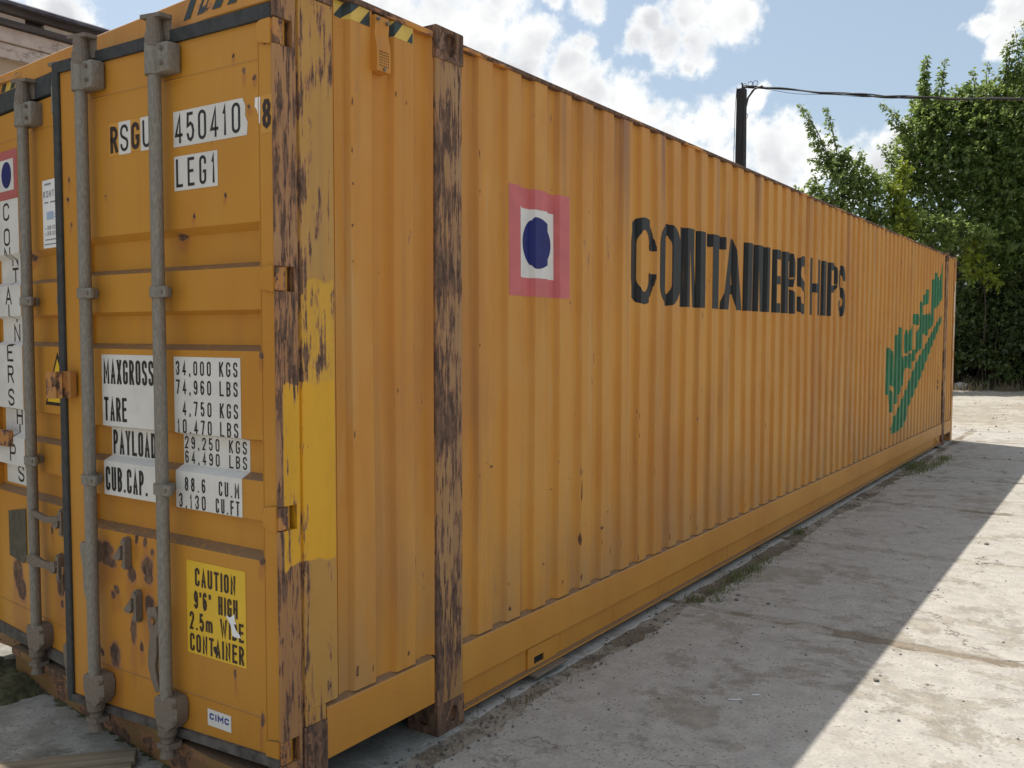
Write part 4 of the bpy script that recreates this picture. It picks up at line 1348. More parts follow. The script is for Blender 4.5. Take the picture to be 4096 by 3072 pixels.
# loose stones: many small, a few one can point at
def pebble_mesh(nm, rs):
    bm = bmesh.new()
    bmesh.ops.create_icosphere(bm, subdivisions=1, radius=1)
    for v_ in bm.verts:
        v_.co *= 1 + rs.uniform(-.28, .28)
        v_.co.z *= .62
    me = bpy.data.meshes.new(nm)
    bm.to_mesh(me)
    bm.free()
    return me


rs = random.Random(5)
M_STONE = simple('grey_stone', (0.17, 0.155, 0.14), 0.9, 0, 0.5, 9, 0.3)
M_PALE = simple('pale_stone', (0.5, 0.47, 0.43), 0.9, 0, 0.25, 9, 0.3)
pm = MB()
protos = [pebble_mesh('p', rs) for _ in range(6)]
def strew(n, fx, fy, smin, smax):
    for _ in range(n):
        me = rs.choice(protos)
        s_ = smin * (smax / smin) ** (rs.random() ** 2.2)
        a = rs.uniform(0, 6.28)
        x, y, z = fx(), fy(), (s_ * .3)
        pm.add([(x + s_ * (v_.co.x * cos(a) - v_.co.y * sin(a)), y + s_ * (v_.co.x * sin(a) + v_.co.y * cos(a)), z + s_ * v_.co.z) for v_ in me.vertices],
               [tuple(p_.vertices) for p_ in me.polygons])
strew(800, lambda: rs.gauss(.10, .06), lambda: .3 + 11 * rs.random() ** 1.5, .003, .012)
strew(900, lambda: rs.uniform(.15, 3.4), lambda: rs.uniform(.5, 10), .002, .009)
strew(420, lambda: rs.uniform(-1, 5), lambda: rs.uniform(9, 26), .005, .02)
tag(pm.build('pebbles', M_STONE), kind='stuff')
for (x, y, s_, lab) in ((.303, 3.443, .02, 'small dark stone beside the green weeds at the slab joint'), (.524, 3.369, .02, 'small dark stone lying alone on the shaded slab right of the weeds'),
                        (1.363, 2.439, .022, 'dark pebble just beyond the shadow edge on the sunlit slab'), (.335, 3.334, .022, 'dark stone at the very edge of the weed clump nearest the camera'),
                        (1.425, 5.935, .025, 'dark pebble on sunlit slab farthest along the shadow edge')):
    o = link('stone', pebble_mesh('stone', rs), M_STONE)
    o.location = (x, y, s_ * .3)
    o.scale = (s_ * .75, s_ * .62, s_ * .6)
    tag(o, lab, 'stone', 'loose stones on the concrete')
o = link('boulder', pebble_mesh('boulder', rs), M_PALE)
o.location = (-2.02, 28.77, .10)
o.scale = (.22, .2, .24)
tag(o, 'pale boulder at the grass edge beyond the container end', 'boulder')
o = link('boulder', pebble_mesh('boulder', rs), M_STONE)
o.location = (-.75, 29.0, .05)
o.scale = (.5, .2, .14)
tag(o, 'low flat grey slab-like rock in the dry grass under the trees', 'boulder')


# ------------------------------------------------------------------ blades and leaves
def leaf_mat(name, a, b_, tip=None, trans=0.35, rough=0.42):
    m = bpy.data.materials.new(name)
    m.use_nodes = True
    nt = NT(m.node_tree)
    bs = m.node_tree.nodes['Principled BSDF']
    at = nt.node('ShaderNodeAttribute')
    at.attribute_name = 'tone'
    c = nt.mix(at.outputs['Fac'], a, b_)
    nt.put(bs.inputs['Base Color'], c)
    bs.inputs['Roughness'].default_value = rough
    bs.inputs['Specular IOR Level'].default_value = 0.5
    tr = nt.node('ShaderNodeBsdfTranslucent')
    nt.put(tr.inputs['Color'], nt.mix(0.5, c, tuple(min(1, q * 2.2) for q in b_)))
    mx = nt.node('ShaderNodeMixShader')
    mx.inputs[0].default_value = trans
    nt.l.new(bs.outputs[0], mx.inputs[1])
    nt.l.new(tr.outputs[0], mx.inputs[2])
    nt.l.new(mx.outputs[0], m.node_tree.nodes['Material Output'].inputs['Surface'])
    return m


def mesh_np(name, V, F, tone=None):
    """V (n,3), F (m,k) arrays."""
    me = bpy.data.meshes.new(name)
    k_ = F.shape[1]
    me.vertices.add(len(V))
    me.vertices.foreach_set('co', V.astype(np.float32).ravel())
    me.loops.add(F.size)
    me.loops.foreach_set('vertex_index', F.astype(np.int32).ravel())
    me.polygons.add(len(F))
    me.polygons.foreach_set('loop_start', np.arange(0, F.size, k_, dtype=np.int32))
    me.polygons.foreach_set('loop_total', np.full(len(F), k_, dtype=np.int32))
    if tone is not None:
        at = me.attributes.new('tone', 'FLOAT', 'POINT')
        at.data.foreach_set('value', tone.astype(np.float32))
    me.update(calc_edges=True)
    me.validate()
    return me


def unit(a):
    return a / np.maximum(np.linalg.norm(a, axis=1, keepdims=True), 1e-9)


class Leaves:
    def __init__(self):
        self.P, self.D, self.L, self.T = [], [], [], []

    def add(self, P, D, L, T):
        self.P.append(P); self.D.append(unit(D)); self.L.append(L); self.T.append(T)

    def blob(self, c, rad, n, size=.11, tone=(.1, .6), droop=.35):
        """Leafy sprays spread through an ellipsoid, each a twig with leaves along it."""
        nt_ = max(1, n // 9)
        q = unit(rng.normal(size=(nt_, 3))) * (rng.random((nt_, 1)) ** .45)
        o_ = np.array(c) + q * np.array(rad)
        dr_ = unit(q * .9 + rng.normal(size=(nt_, 3)) * .55 + np.array([0, 0, .35]))
        ln = rng.uniform(.25, .6, (nt_, 1)) * (np.mean(rad) ** .5)
        tb = rng.uniform(tone[0], tone[1], nt_)
        for k_ in range(9):
            t = (k_ + rng.random((nt_, 1))) / 9
            P = o_ + dr_ * ln * t + np.array([0, 0, -.22]) * (t ** 2) * ln
            sd = unit(rng.normal(size=(nt_, 3)))
            D = dr_ * .5 + sd * .85 + np.array([0, 0, -droop])
            self.add(P, D, rng.uniform(.75, 1.25, nt_) * size, np.clip(tb + rng.normal(size=nt_) * .12, 0, 1))

    def shoot(self, a, b_, n, width=.14, size=.12, tone=(.1, .5)):
        a, b_ = np.array(a), np.array(b_)
        t = rng.random((n, 1)) ** .9
        bow = np.array([rng.normal() * .06, rng.normal() * .06, 0]) * np.sin(t * pi)
        P = a + (b_ - a) * t + bow
        D = unit(rng.normal(size=(n, 3)) * np.array([1, 1, .5])) + np.array([0, 0, -.35])
        P = P + unit(D) * width * rng.random((n, 1)) * (1.15 - t * .6)
        self.add(P, D, rng.uniform(.7, 1.2, n) * size * (1.1 - .35 * t[:, 0]), np.clip(rng.uniform(*tone, n), 0, 1))

    def build(self, name, m, parent=None, base=(0, 0, 0), wide=.62):
        P = np.concatenate(self.P) - np.array(base)
        D = np.concatenate(self.D); L = np.concatenate(self.L)[:, None]; T = np.concatenate(self.T)
        n = len(P)
        up = unit(rng.normal(size=(n, 3)) * .6 + np.array([0, 0, 1.0]))
        sd = unit(np.cross(D, up))
        nn = np.cross(sd, D)
        A = P
        B = P + D * L * .42 + sd * L * wide * .5 + nn * L * .09
        C_ = P + D * L - nn * L * .12
        E_ = P + D * L * .42 - sd * L * wide * .5 + nn * L * .09
        V = np.stack([A, B, C_, E_], 1).reshape(-1, 3)
        i = np.arange(n)[:, None] * 4
        F = np.concatenate([np.concatenate([i, i + 1, i + 2], 1), np.concatenate([i, i + 2, i + 3], 1)])
        return link(name, mesh_np(name, V, F, np.repeat(T, 4)), m, parent)


def blades(name, spots, m, hgt=(.05, .14), lean=.6, wid=.004, parent=None):
    """spots: (x, y, radius x, radius y, count, height factor)."""
    Vs, Ts = [], []
    for (x, y, rx, ry, n, hf) in spots:
        q = rng.normal(size=(n, 2)) * .5
        P = np.stack([x + q[:, 0] * rx, y + q[:, 1] * ry, np.full(n, -.02)], 1)
        h = rng.uniform(hgt[0], hgt[1], n) * hf
        a = rng.uniform(0, 2 * pi, n)
        out = np.stack([np.cos(a), np.sin(a), np.zeros(n)], 1)
        sd = np.stack([-np.sin(a), np.cos(a), np.zeros(n)], 1) * wid * (.6 + hf * .4)
        ln = rng.uniform(.1, 1, n)[:, None] * lean
        mid = P + np.array([0, 0, 1]) * (h * .6)[:, None] + out * ln * (h * .35)[:, None]
        top = P + np.array([0, 0, 1]) * (h * .95)[:, None] + out * ln * h[:, None]
        Vs.append(np.stack([P - sd, P + sd, mid + sd * .8, mid - sd * .8, top], 1).reshape(-1, 3))
        Ts.append(np.repeat(rng.random(n), 5))
    V = np.concatenate(Vs)
    i = np.arange(len(V) // 5)[:, None] * 5
    F = np.concatenate([np.concatenate([i, i + 1, i + 2], 1), np.concatenate([i, i + 2, i + 3], 1), np.concatenate([i + 3, i + 2, i + 4], 1)])
    return link(name, mesh_np(name, V, F, np.concatenate(Ts)), m, parent)


M_WEED = leaf_mat('weed_green', (0.075, 0.10, 0.035), (0.17, 0.195, 0.07), trans=.35)
M_DRY = leaf_mat('dry_grass', (0.12, 0.095, 0.05), (0.25, 0.2, 0.12), trans=.2, rough=.7)
M_FRINGE = leaf_mat('shaded_grass', (0.05, 0.05, 0.022), (0.17, 0.135, 0.075), trans=.2, rough=.7)  # darker copy of the dry grass, the trees' shade put into its colour

# green weed clumps in the joint by the container, each a plant
weeds = [((.13, 3.25), [(.12, 3.2, .10, .12, 80, .42), (.17, 3.42, .09, .12, 90, .48), (.24, 3.24, .07, .06, 45, .35)], 'low green weed clump nearest the camera in the slab joint'),
         ((.16, 3.85), [(.155, 3.8, .07, .28, 170, .55), (.17, 4.1, .06, .2, 100, .5)], 'bushy green weeds midway along the slab joint'),
         ((.15, 4.6), [(.15, 4.4, .05, .25, 90, .4), (.05, 5.5, .05, .12, 70, .6)], 'thin trailing weeds beyond the bushy clump in the joint'),
         ((.2, 10.2), [(.10, 10.2, .12, .45, 300, .7), (.22, 9.9, .14, .5, 280, .6), (.3, 10.5, .1, .4, 180, .6)], 'wide green grass patch near the far end of the container'),
         ((.3, 11.2), [(.3, 11.15, .10, .25, 140, .7)], 'small dark grass tuft just past the wide grass patch')]
for (bx, by), sp, lab in weeds:
    e = empty('weed_clump', (bx, by, 0), lab, 'weed', 'weeds in the slab joint')
    o = blades('foliage', [(x - bx, y - by, a, b_, n, h) for x, y, a, b_, n, h in sp], M_WEED, parent=e)
    lv = Leaves()
    for (x, y, a, b_, n, h) in sp:
        nn_ = n // 3
        P = np.stack([x + rng.normal(size=nn_) * a * .5, y + rng.normal(size=nn_) * b_ * .5, rng.uniform(.01, .07, nn_) * h], 1)
        lv.add(P, rng.normal(size=(nn_, 3)) + np.array([0, 0, .8]), rng.uniform(.015, .03, nn_) * (.6 + .4 * h), rng.random(nn_))
    lv.build('leaves', M_WEED, e, (bx, by, 0))
tag(blades('dry_grass', [(.10, .8, .07, .3, 26, .4), (.11, 1.25, .08, .2, 46, .55), (.09, 1.7, .06, .3, 22, .45), (.12, 2.3, .06, .5, 30, .3), (.1, 7.2, .08, .8, 40, .4), (.1, 8.7, .1, .6, 50, .4)], M_DRY), kind='stuff')
fr = []
for _ in range(420):
    fr.append((rng.uniform(-7, 8), 28.3 + 3.2 * rng.random() ** .8, .35, .3, 22, rng.uniform(1.4, 4.2)))
tag(blades('grass', fr, M_FRINGE, wid=.009), kind='stuff')
tag(blades('straw', [(rng.uniform(-7, 8), rng.uniform(27.9, 30.5), .3, .2, 14, rng.uniform(1.0, 3.0)) for _ in range(160)], M_DRY, wid=.008), kind='stuff')

# ------------------------------------------------------------------ trees
M_BARK = simple('bark', (0.075, 0.06, 0.045), 0.95, 0, 0.45, 14, 0.6, stretch=(1, 1, .2))
M_STEM = simple('dry_stem', (0.16, 0.13, 0.09), 0.9, 0, 0.4, 14, 0.3)
M_LEAF = leaf_mat('leaf_green', (0.058, 0.11, 0.034), (0.215, 0.275, 0.08), trans=.52, rough=.34)
M_LEAFD = leaf_mat('leaf_dark', (0.045, 0.078, 0.034), (0.14, 0.18, 0.06), trans=.42, rough=.4)
M_LEAFY = leaf_mat('leaf_yellow_green', (0.11, 0.17, 0.022), (0.26, 0.30, 0.035), trans=.4, rough=.42)


def branch(mb, a, b_, r0, r1, bend=.12, n=6):
    a, b_ = np.array(a, float), np.array(b_, float)
    L_ = np.linalg.norm(b_ - a)
    off = rng.normal(size=3) * L_ * bend
    pts, rr = [], []
    for i in range(n + 1):
        t = i / n
        pts.append(tuple(a + (b_ - a) * t + off * sin(t * pi) + np.array([0, 0, L_ * .06]) * sin(t * pi)))
        rr.append(r0 + (r1 - r0) * t)
    mb.tube(pts, rr, 7, False)
    return pts


def tree(name, base, label, blobs, shoots, m, trunks, size=.11, per=1.0, cat='tree', group=None, tone=(.05, .75)):
    base = np.array(base, float)
    e = empty(name, tuple(base), label, cat, group)
    tr, cr = MB(), Leaves()
    tips = []
    for (b0, t1, r0) in trunks:
        p0, p1 = np.array(b0) - base, np.array(t1) - base
        tips.append((branch(tr, p0, p1, r0, r0 * .35, .05, 8), r0))
    allp = [(np.array(q), r0 * (1 - .65 * i / 8)) for pts, r0 in tips for i, q in enumerate(pts) if i >= 2]
    for (c, rad, n) in blobs:
        cc = np.array(c) - base
        cand = [q for q in allp if q[0][2] < cc[2] + .2] or allp
        s_ = min(cand, key=lambda q: np.linalg.norm(q[0] - cc) + .25 * abs(q[0][2] - cc[2] + 1))
        pts = branch(tr, s_[0], cc, min(s_[1] * .55, .07), .014, .10, 6)
        for _ in range(3):
            q = pts[rng.integers(3, 6)]
            branch(tr, q, cc + rng.normal(size=3) * np.array(rad) * .6, .012, .005, .1, 4)
        cr.blob(c, rad, int(n * per), size, tone)
    for (a, b_, n) in shoots:
        s_ = min(allp, key=lambda q: np.linalg.norm(q[0] - (np.array(a) - base)))
        branch(tr, np.array(a) - base, np.array(b_) - base, .018, .005, .03, 5)
        cr.shoot(a, b_, n, size=size * 1.1, tone=(tone[0], tone[1] * .8))
    tr.build('trunk', M_BARK, e, True)
    cr.build('crown', m, e, tuple(base))
    return e


B = lambda c, r_, n: (c, (r_, r_ * 1.05, r_ * .8), n)
# leaning tree behind the middle of the container
tree('leaning_tree', (-4.9, 27.6, -.04), 'slender tree with two bare upright leafy shoots, leaning left above the container top',
     [B((-5.49, 26.87, 6.75), .42, 520), B((-4.98, 27.01, 6.55), .5, 700), B((-4.5, 27.2, 6.2), .5, 650), B((-5.14, 26.97, 5.9), .6, 900), B((-5.75, 26.9, 5.75), .55, 700),
      B((-6.15, 26.7, 5.95), .42, 420), B((-4.3, 27.3, 5.75), .55, 650), B((-4.83, 27.3, 5.2), .8, 1200), B((-5.8, 27.2, 4.9), .7, 900), B((-4.2, 27.8, 4.8), .8, 900), B((-5.3, 26.9, 7.1), .3, 220), B((-6.45, 26.8, 5.8), .3, 260)],
     [((-5.5, 26.87, 6.9), (-6.47, 26.59, 8.84), 330), ((-5.5, 26.87, 6.9), (-6.2, 26.65, 8.2), 200), ((-5.37, 26.9, 7.2), (-5.72, 26.81, 8.68), 190), ((-4.82, 27.05, 6.8), (-4.75, 27.06, 7.3), 60),
      ((-5.58, 26.85, 7.0), (-6.2, 26.7, 7.14), 90), ((-5.3, 26.9, 6.9), (-5.05, 26.9, 7.3), 70)], M_LEAF,
     [((-4.9, 27.6, -.04), (-5.2, 27.0, 6.6), .13), ((-4.85, 27.6, -.04), (-4.5, 27.3, 5.8), .09)], size=.125)
# the big tree
bl = [((-3.32, 29.41, 8.7), .55, 900), ((-2.97, 29.47, 8.5), .6, 1000), ((-2.35, 29.57, 8.85), .6, 1000), ((-1.73, 29.65, 8.8), .6, 1000), ((-1.12, 29.72, 8.95), .6, 1000), ((-.4, 29.8, 9.2), .7, 1200),
      ((-3.39, 29.2, 8.0), .6, 1000), ((-2.74, 29.3, 7.8), .75, 1500), ((-1.91, 29.4, 8.0), .75, 1500), ((-1.09, 29.5, 8.1), .8, 1600), ((-.2, 29.6, 8.2), .9, 1800), ((-3.59, 29.2, 7.3), .65, 1100),
      ((-2.93, 29.1, 6.95), .75, 1500), ((-2.05, 29.3, 7.1), .75, 1400), ((-1.26, 29.3, 7.0), .8, 1600), ((-.4, 29.5, 7.2), .9, 1800), ((-3.87, 29.3, 6.6), .55, 800), ((-3.13, 29.3, 6.1), .7, 1200),
      ((-2.2, 29.5, 6.0), .6, 700), ((-1.0, 29.5, 6.0), .75, 1300), ((-.1, 29.4, 6.2), .9, 1700), ((-2.35, 29.7, 5.0), .7, 900), ((-1.3, 29.6, 5.1), .8, 1300), ((-3.75, 29.6, 5.3), .7, 900), ((-2.9, 29.6, 5.1), .6, 700),
      ((.6, 29.8, 9.3), .9, 1500), ((.8, 29.6, 8.0), 1.0, 1800), ((.7, 29.6, 6.5), 1.0, 1800), ((.5, 29.5, 5.1), .9, 1400), ((1.8, 30, 8.8), 1.1, 1200), ((2.0, 30, 7), 1.1, 1200), ((1.6, 30, 5.2), 1.1, 1000), ((-.5, 29.4, 4.4), .8, 1100),
      ((-1.4, 29.3, 4.0), .7, 800), ((.3, 29.2, 3.9), .7, 800)]
sh = [((-3.15, 28.42, 8.7), (-3.13, 28.43, 10.23), 300), ((-3.2, 28.42, 8.7), (-3.22, 28.43, 9.75), 160), ((-2.8, 28.48, 8.7), (-2.67, 28.5, 10.06), 170), ((-1.82, 28.63, 8.9), (-1.95, 28.61, 9.65), 60), ((-1.5, 28.67, 8.8), (-1.5, 28.67, 9.84), 60),
      ((-1.11, 28.72, 9.0), (-1.05, 28.73, 10.19), 130), ((-1.0, 28.72, 9.0), (-.95, 28.73, 10.35), 130), ((-.61, 28.77, 9.0), (-.83, 28.75, 10.64), 150), ((-.5, 28.77, 9.0), (-.6, 28.75, 10.9), 150), ((-3.5, 28.36, 7.8), (-4.45, 28.16, 8.93), 150), ((-3.5, 28.36, 7.8), (-4.2, 28.2, 8.4), 120),
      ((-3.54, 28.35, 8.0), (-3.55, 28.35, 8.56), 60), ((-3.94, 28.27, 6.8), (-4.47, 28.16, 7.65), 90), ((-4.1, 28.22, 6.3), (-4.75, 28.1, 6.96), 90), ((-3.4, 28.37, 7.4), (-3.79, 28.3, 7.75), 60), ((-.83, 28.75, 9.2), (-.78, 28.75, 9.65), 60)]
tree('mulberry_tree', (-1.4, 30.6, -.04), 'large dense green tree with upright leafy shoots along its top, right of the utility pole', [B(*q) for q in bl], sh, M_LEAF,
     [((-1.4, 30.6, -.04), (-1.6, 29.8, 7.6), .2), ((-1.3, 30.6, -.04), (.5, 29.9, 7.8), .16), ((-1.5, 30.6, -.04), (-3.1, 29.6, 6.6), .13)], size=.14, per=1.15)
tree('sapling', (-3.5, 27.5, -.04), 'narrow yellow-green sapling rising in front of the dark tree',
     [B((-3.56, 27.3, 6.55), .22, 190), B((-3.58, 27.3, 6.1), .28, 300), B((-3.62, 27.3, 5.65), .32, 330), B((-3.55, 27.3, 5.2), .34, 330), B((-3.5, 27.3, 4.75), .36, 300), B((-3.45, 27.4, 4.2), .35, 220)],
     [((-3.56, 27.3, 6.4), (-3.54, 27.3, 6.95), 60)], M_LEAFY, [((-3.5, 27.5, -.04), (-3.56, 27.3, 6.6), .05)], size=.13, tone=(.1, .9))
tree('young_tree', (-2.6, 27.9, -.04), 'light green young tree with spreading boughs behind the container roof edge',
     [B((-3.95, 27.4, 5.15), .4, 420), B((-3.6, 27.5, 4.7), .45, 500), B((-2.95, 27.6, 5.0), .4, 420), B((-2.35, 27.8, 4.95), .42, 450), B((-1.95, 27.9, 4.7), .42, 450), B((-2.8, 27.8, 4.3), .5, 500), B((-3.4, 27.8, 4.2), .5, 450), B((-1.4, 28.1, 4.55), .36, 330)],
     [], M_LEAF, [((-2.6, 27.9, -.04), (-2.9, 27.7, 4.6), .07)], size=.125, tone=(.3, 1.0))
tree('sapling', (-1.7, 29.6, -.04), 'short yellow-green sapling with drooping leaves over the far container corner',
     [B((-1.62, 28.1, 4.25), .22, 160), B((-1.62, 28.1, 3.85), .27, 210), B((-1.3, 28.2, 3.55), .22, 140), B((-1.15, 28.2, 3.25), .2, 110), B((-1.75, 28.1, 3.55), .25, 150)],
     [], M_LEAFY, [((-1.7, 29.6, -.04), (-1.62, 28.2, 4.1), .026)], size=.13, tone=(.1, .9))
# undergrowth
for (x, y, w, h, n, lab) in ((-2.6, 29.8, 1.1, 3.2, 5600, 'dark bush directly behind the far end of the container'), (-.7, 29.9, 1.2, 3.6, 7500, 'tall shaded bush under the big tree, right of the container end'),
                             (.6, 29.7, 1.0, 2.6, 5200, 'low wide bush in front of the tall shaded bush'),
                             (2.1, 30.0, 1.4, 3.6, 5600, 'shaded bush at the right edge under the big tree')):
    e = empty('bush', (x, y, -.04), lab, 'bush', 'bushes under the trees')
    cr, tr = Leaves(), MB()
    for i in range(11):
        c = (x + rng.normal() * w * .55, y + rng.normal() * .45, .35 + (h - .6) * rng.random())
        cr.blob(c, (.8, .6, .65), n // 8, .14, (.0, .5))
        if i % 4 == 0:
            branch(tr, (rng.normal() * .3, .25, 0), (c[0] - x, c[1] - y + .3, c[2]), .022, .006, .1, 5)
    tr.build('stem', M_STEM, e, True)
    for _ in range(9):
        cr.blob((x + rng.normal() * w * .6, y - .55 + rng.normal() * .15, rng.uniform(.5, h)), (.4, .25, .3), 190, .15, (.35, 1.0))
    cr.build('foliage', M_LEAFD, e, (x, y, -.04))
e = empty('tall_stems', (-1.25, 29.3, -.04), 'cluster of thin bare stems standing in the dry grass before the dark bushes', 'shrub')
for dx, dz, ln in ((-.22, 1.9, -.18), (-.1, 2.1, -.1), (.05, 2.0, .12), (.16, 2.2, .2)):
    t = MB()
    branch(t, (dx, 0, 0), (dx + ln, .05, dz), .011, .005, .03, 6)
    t.build('stem', M_STEM, e, True)
lv = Leaves()
for q in ((-1.6, 29.35, 2.3), (-1.3, 29.35, 2.5), (-.95, 29.35, 2.6), (-.85, 29.3, 2.1)):
    lv.blob(q, (.3, .3, .3), 130, .11, (.2, .8))
lv.build('foliage', M_LEAFD, e, (-1.25, 29.3, -.04))
# the wood behind reads as one dark mass
lv = Leaves()
for k in range(150):
    x = rng.uniform(-9, 12) if k % 2 else rng.uniform(-3, 4)
    top = 8.3 if x > -2.2 else 4.6
    lv.blob((x, rng.uniform(31.6, 35), rng.uniform(.2, top)), (1.2, 1.0, 1.0), 560, .24, (.0, .45))
tag(lv.build('far_woods', M_LEAFD), kind='stuff')

# ------------------------------------------------------------------ utility pole and cable
M_POLE = simple('backlit_creosote_wood', (0.022, 0.020, 0.019), 0.85, 0, 0.5, 10, 0.5, stretch=(1, 1, .08))  # creosoted wood, darkened further with the shade of its backlit side
M_CABLE = simple('black_cable', (0.018, 0.02, 0.021), 0.5, 0, 0.3, 30, 0.1)
PX, PY = -4.65, 16.68
e = empty('utility_pole', (PX, PY, -.04), 'dark square utility pole rising behind the container', 'utility pole')
t = MB()
t.prism([(-1, -1), (1, -1), (1, 1), (-1, 1)], lambda a, b_: (a * .115, b_ * .11, 0), lambda a, b_: (a * .082, b_ * .082, 6.88))
t.build('pole', M_POLE, e)
t = MB()
t.tube([(.02, -.02, 6.86), (.02, -.02, 6.97), (.0, -.02, 7.0)], .018, 8)
for x, z, r_ in ((.06, 6.93, .05), (.19, 6.955, .05), (.30, 6.95, .055)):
    t.tube([(x + r_ * cos(a), -.02, z + r_ * sin(a)) for a in [2 * pi * i / 14 for i in range(15)]], .006, 6)
t.build('insulator_hook', M_CABLE, e)
t = MB()
t.tube([(.105, -.08, 4.6), (.105, -.09, 6.2), (.115, -.09, 6.42), (.17, -.08, 6.66), (.30, -.06, 6.83), (.46, -.03, 6.87)], .022, 8)
t.tube([(.10, -.10, 5.4), (.10, -.10, 6.15), (.112, -.10, 6.35), (.15, -.09, 6.62), (.26, -.07, 6.80), (.42, -.05, 6.86)], .014, 8)
t.tube([(-.12, -.08, 4.5), (-.118, -.09, 5.6), (-.10, -.10, 6.5), (-.07, -.10, 6.9)], .007, 6)
t.tube([(.13 + .05 * cos(a), -.1, 6.28 + .05 * sin(a)) for a in [2 * pi * i / 14 for i in range(15)]], .007, 6)
t.build('drop_cable', M_CABLE, e, True)
CP = [(-4.68, 6.90), (-4.24, 6.83), (-3.06, 6.53), (-1.28, 6.17), (0.57, 5.88), (3.0, 5.66), (6.0, 5.62), (12.0, 6.3), (16.0, 7.2)]


def cpt(s_):
    """Point of the hanging span at x = s_."""
    xs = [q[0] for q in CP]
    zs_ = [q[1] for q in CP]
    return float(np.interp(s_, xs, zs_))


sx = np.linspace(-4.62, 16, 180)
zz_ = np.array([cpt(q) for q in sx])
for _ in range(30):
    zz_[1:-1] = (zz_[:-2] + zz_[2:] + 2 * zz_[1:-1]) / 4
c_ = empty('overhead_cable', (-4.6, PY, 6.9), 'thick twisted bundle of black overhead cables strung from the pole to the right', 'cable')
for k in range(4):
    t = MB()
    am = .014 if k < 3 else .0
    pts = [(x + 4.6, am * sin(x * 3.1 + k * 2.1) - .02, z - 6.9 + am * cos(x * 3.1 + k * 2.1) + .012 * sin(x * 5 + k) + (-.09 * min(1, (x + 4.7)) * max(0, 1 - (x + 4.6) / 3.2) if k == 3 else 0)) for x, z in zip(sx, zz_)]
    t.tube(pts, .0145 if k < 3 else .005, 6)
    t.build('strand', M_CABLE, c_, True)
e2 = empty('utility_pole', (16.2, PY, -.04), 'plain far utility pole carrying the other end of the cable', 'utility pole')
t = MB()
t.prism([(-1, -1), (1, -1), (1, 1), (-1, 1)], lambda a, b_: (a * .13, b_ * .12, 0), lambda a, b_: (a * .09, b_ * .09, 7.4))
t.build('pole', M_POLE, e2)

# ------------------------------------------------------------------ building behind the container
M_PLAST = simple('old_plaster', (0.52, 0.47, 0.43), 0.95, 0, 0.16, 2.2, 0.2)
M_PLAST2 = simple('tan_plaster', (0.42, 0.34, 0.255), 0.95, 0, 0.12, 1.5, 0.2)
M_EAVE = simple('dark_eave_timber', (0.065, 0.058, 0.058), 0.9, 0, 0.5, 7, 0.4, stretch=(1, .15, 1))
M_EDGE = simple('roof_felt', (0.075, 0.075, 0.10), 0.8, 0, 0.4, 5, 0.3)
m, nt, b = new_mat('cracked_plaster')
p = nt.obj()
cr_ = nt.noise(p, 1.7, 7, 0.6, (1, .5, 1.6))
crack = nt.sstep(nt.math('ABSOLUTE', nt.math('SUBTRACT', cr_, 0.52)), 0.0, 0.009, 1, 0)
base = nt.mix(nt.sstep(nt.noise(p, 2.5, 6, 0.65), 0.35, 0.7), (0.42, 0.36, 0.33), (0.56, 0.51, 0.47))
nt.put(b.inputs['Base Color'], nt.mix(nt.math('MULTIPLY', crack, 0.75), base, (0.16, 0.13, 0.11)))
b.inputs['Roughness'].default_value = 0.95
M_CRACK = m
e = empty('building', (-10, 4, -.04), 'low pale plastered building with dark overhanging eave behind the container', 'building')
def bb(name, m_, x0, x1, z0, z1, y0=-8, y1=14, bev=0.0):
    return MB().box(x0 + 10, x1 + 10, y0 - 4, y1 - 4, z0 + .04, z1 + .04, bev).build(name, m_, e)
bb('wall', M_PLAST2, -14, -8.12, -.05, 4.70)
bb('cornice', M_CRACK, -13, -8.03, 4.70, 4.862, bev=.01)
bb('cornice', M_CRACK, -13, -8.0, 4.868, 5.03, bev=.01)
bb('eave_board', M_EAVE, -13, -7.93, 5.032, 5.095)
bb('eave_board', M_EAVE, -13, -8.05, 5.097, 5.16)
for y in np.arange(-7.6, 13.8, .62):
    bb('rafter_end', M_PLAST, -8.2, -7.97, 5.10, 5.155, y, y + .36 + .1 * rng.random())
bb('eave_board', M_EAVE, -13, -7.90, 5.162, 5.225)
rf = MB()
rf.prism([(-7.82, 5.228), (-7.82, 5.262), (-11, 6.4), (-14.2, 5.3), (-14.2, 5.228)], lambda x, z: (x + 10, -12.2, z + .04), lambda x, z: (x + 10, 10.2, z + .04))
rf.build('roof', M_EDGE, e)

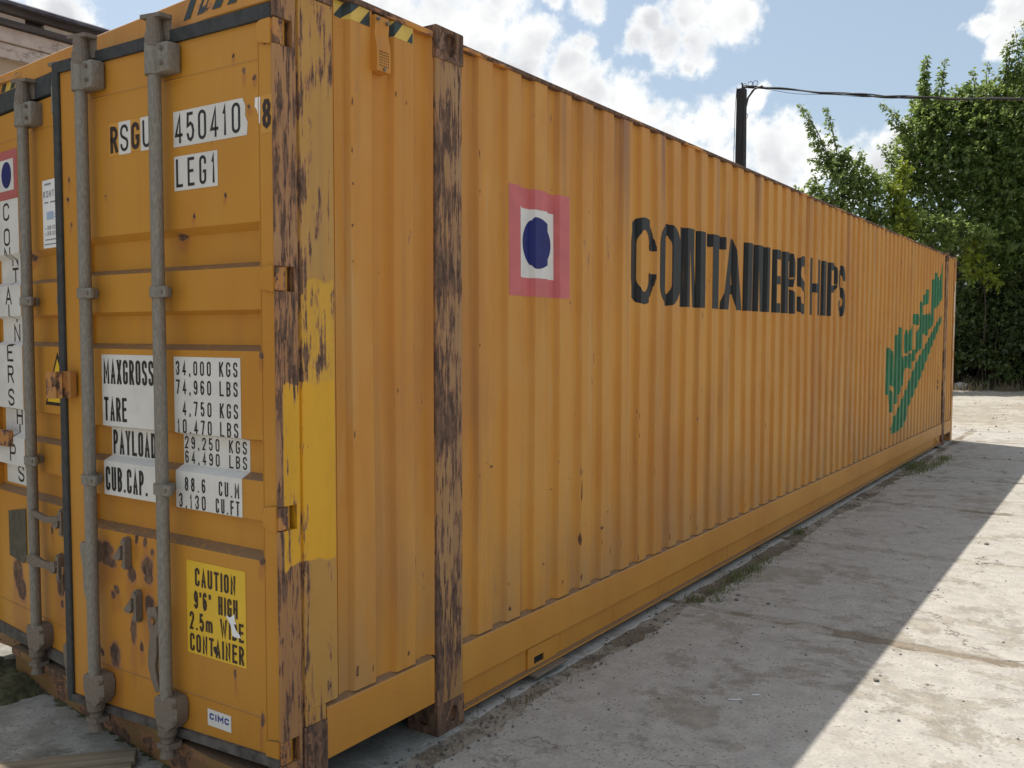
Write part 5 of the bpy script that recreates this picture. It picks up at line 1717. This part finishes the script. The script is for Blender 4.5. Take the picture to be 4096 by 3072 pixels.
# ------------------------------------------------------------------ timber and moss before the doors
M_WOOD = simple('weathered_timber', (0.20, 0.165, 0.115), 0.9, 0, 0.4, 12, 0.5, stretch=(.15, 2, 2))
for (ang, px, py, ln, wd, th, lab) in ((-2.27, -.815, -.075, .95, .085, .042, 'weathered grey timber lying before the container doors'), (-2.27, -.765, -.125, .75, .05, .026, 'thinner weathered board in front of the grey timber')):
    o = MB().box(0, ln, -wd / 2, wd / 2, 0, th, .005).build('timber_plank', M_WOOD)
    o.location = (px, py, .002)
    o.rotation_euler = (0, 0, ang)
    tag(o, lab, 'plank', 'timber on the ground')
M_MOSS = simple('moss', (0.06, 0.06, 0.028), 1.0, 0, 0.55, 26, 0.8)


def lump(name, pts, hgt, m_, seed, sub=26):
    """A low uneven mound over a chain of (x, y, radius)."""
    rr = random.Random(seed)
    x0, x1 = min(q[0] - q[2] for q in pts), max(q[0] + q[2] for q in pts)
    y0, y1 = min(q[1] - q[2] for q in pts), max(q[1] + q[2] for q in pts)
    st = min(.02, (x1 - x0) / 24)
    nx, ny = int((x1 - x0) / st) + 1, int((y1 - y0) / st) + 1
    vs, fs = [], []
    for i in range(nx + 1):
        for j in range(ny + 1):
            x, y = x0 + (x1 - x0) * i / nx, y0 + (y1 - y0) * j / ny
            w = max(1 - math.hypot(x - a, y - b_) / r_ for a, b_, r_ in pts)
            w += .18 * sin(x * 31 + y * 17) * sin(y * 27) + rr.uniform(-.12, .12)
            z = hgt * (max(0, min(1, w * 1.7)) ** .7) - .004
            vs.append((x, y, z + (rr.uniform(-.003, .003) if w > 0 else 0)))
    for i in range(nx):
        for j in range(ny):
            a = i * (ny + 1) + j
            q = (a, a + ny + 1, a + ny + 2, a + 1)
            if max(vs[k][2] for k in q) > -.003:
                fs.append(q)
    return MB().add(vs, fs).build(name, m_, None, True)


o = lump('mossy_lump', [(-2.0, .0, .18), (-2.15, -.02, .2), (-2.3, -.05, .22), (-2.5, -.05, .25), (-1.9, -.03, .12)], .05, M_MOSS, 3)
tag(o, 'moss covered lump of concrete by the left container door', 'moss lump')
o = lump('moss', [(-2.3 + .09 * i, .19 - .009 * i, .075) for i in range(24)], .012, M_MOSS, 8)
tag(o, kind='stuff')
for (x, y, s_) in ((.86, 1.82, .03), (.93, 1.93, .018)):
    o = MB().tube([(0, 0, 0), (s_, s_ * .3, .001), (s_ * 1.6, s_ * .9, .002)], .0028, 6).build('cigarette_butt', M_WHITER)
    o.location = (x, y, .003)
    tag(o, 'white cigarette butt on the shaded slab' if s_ > .02 else 'tiny white paper scrap beside the cigarette butt', 'litter')
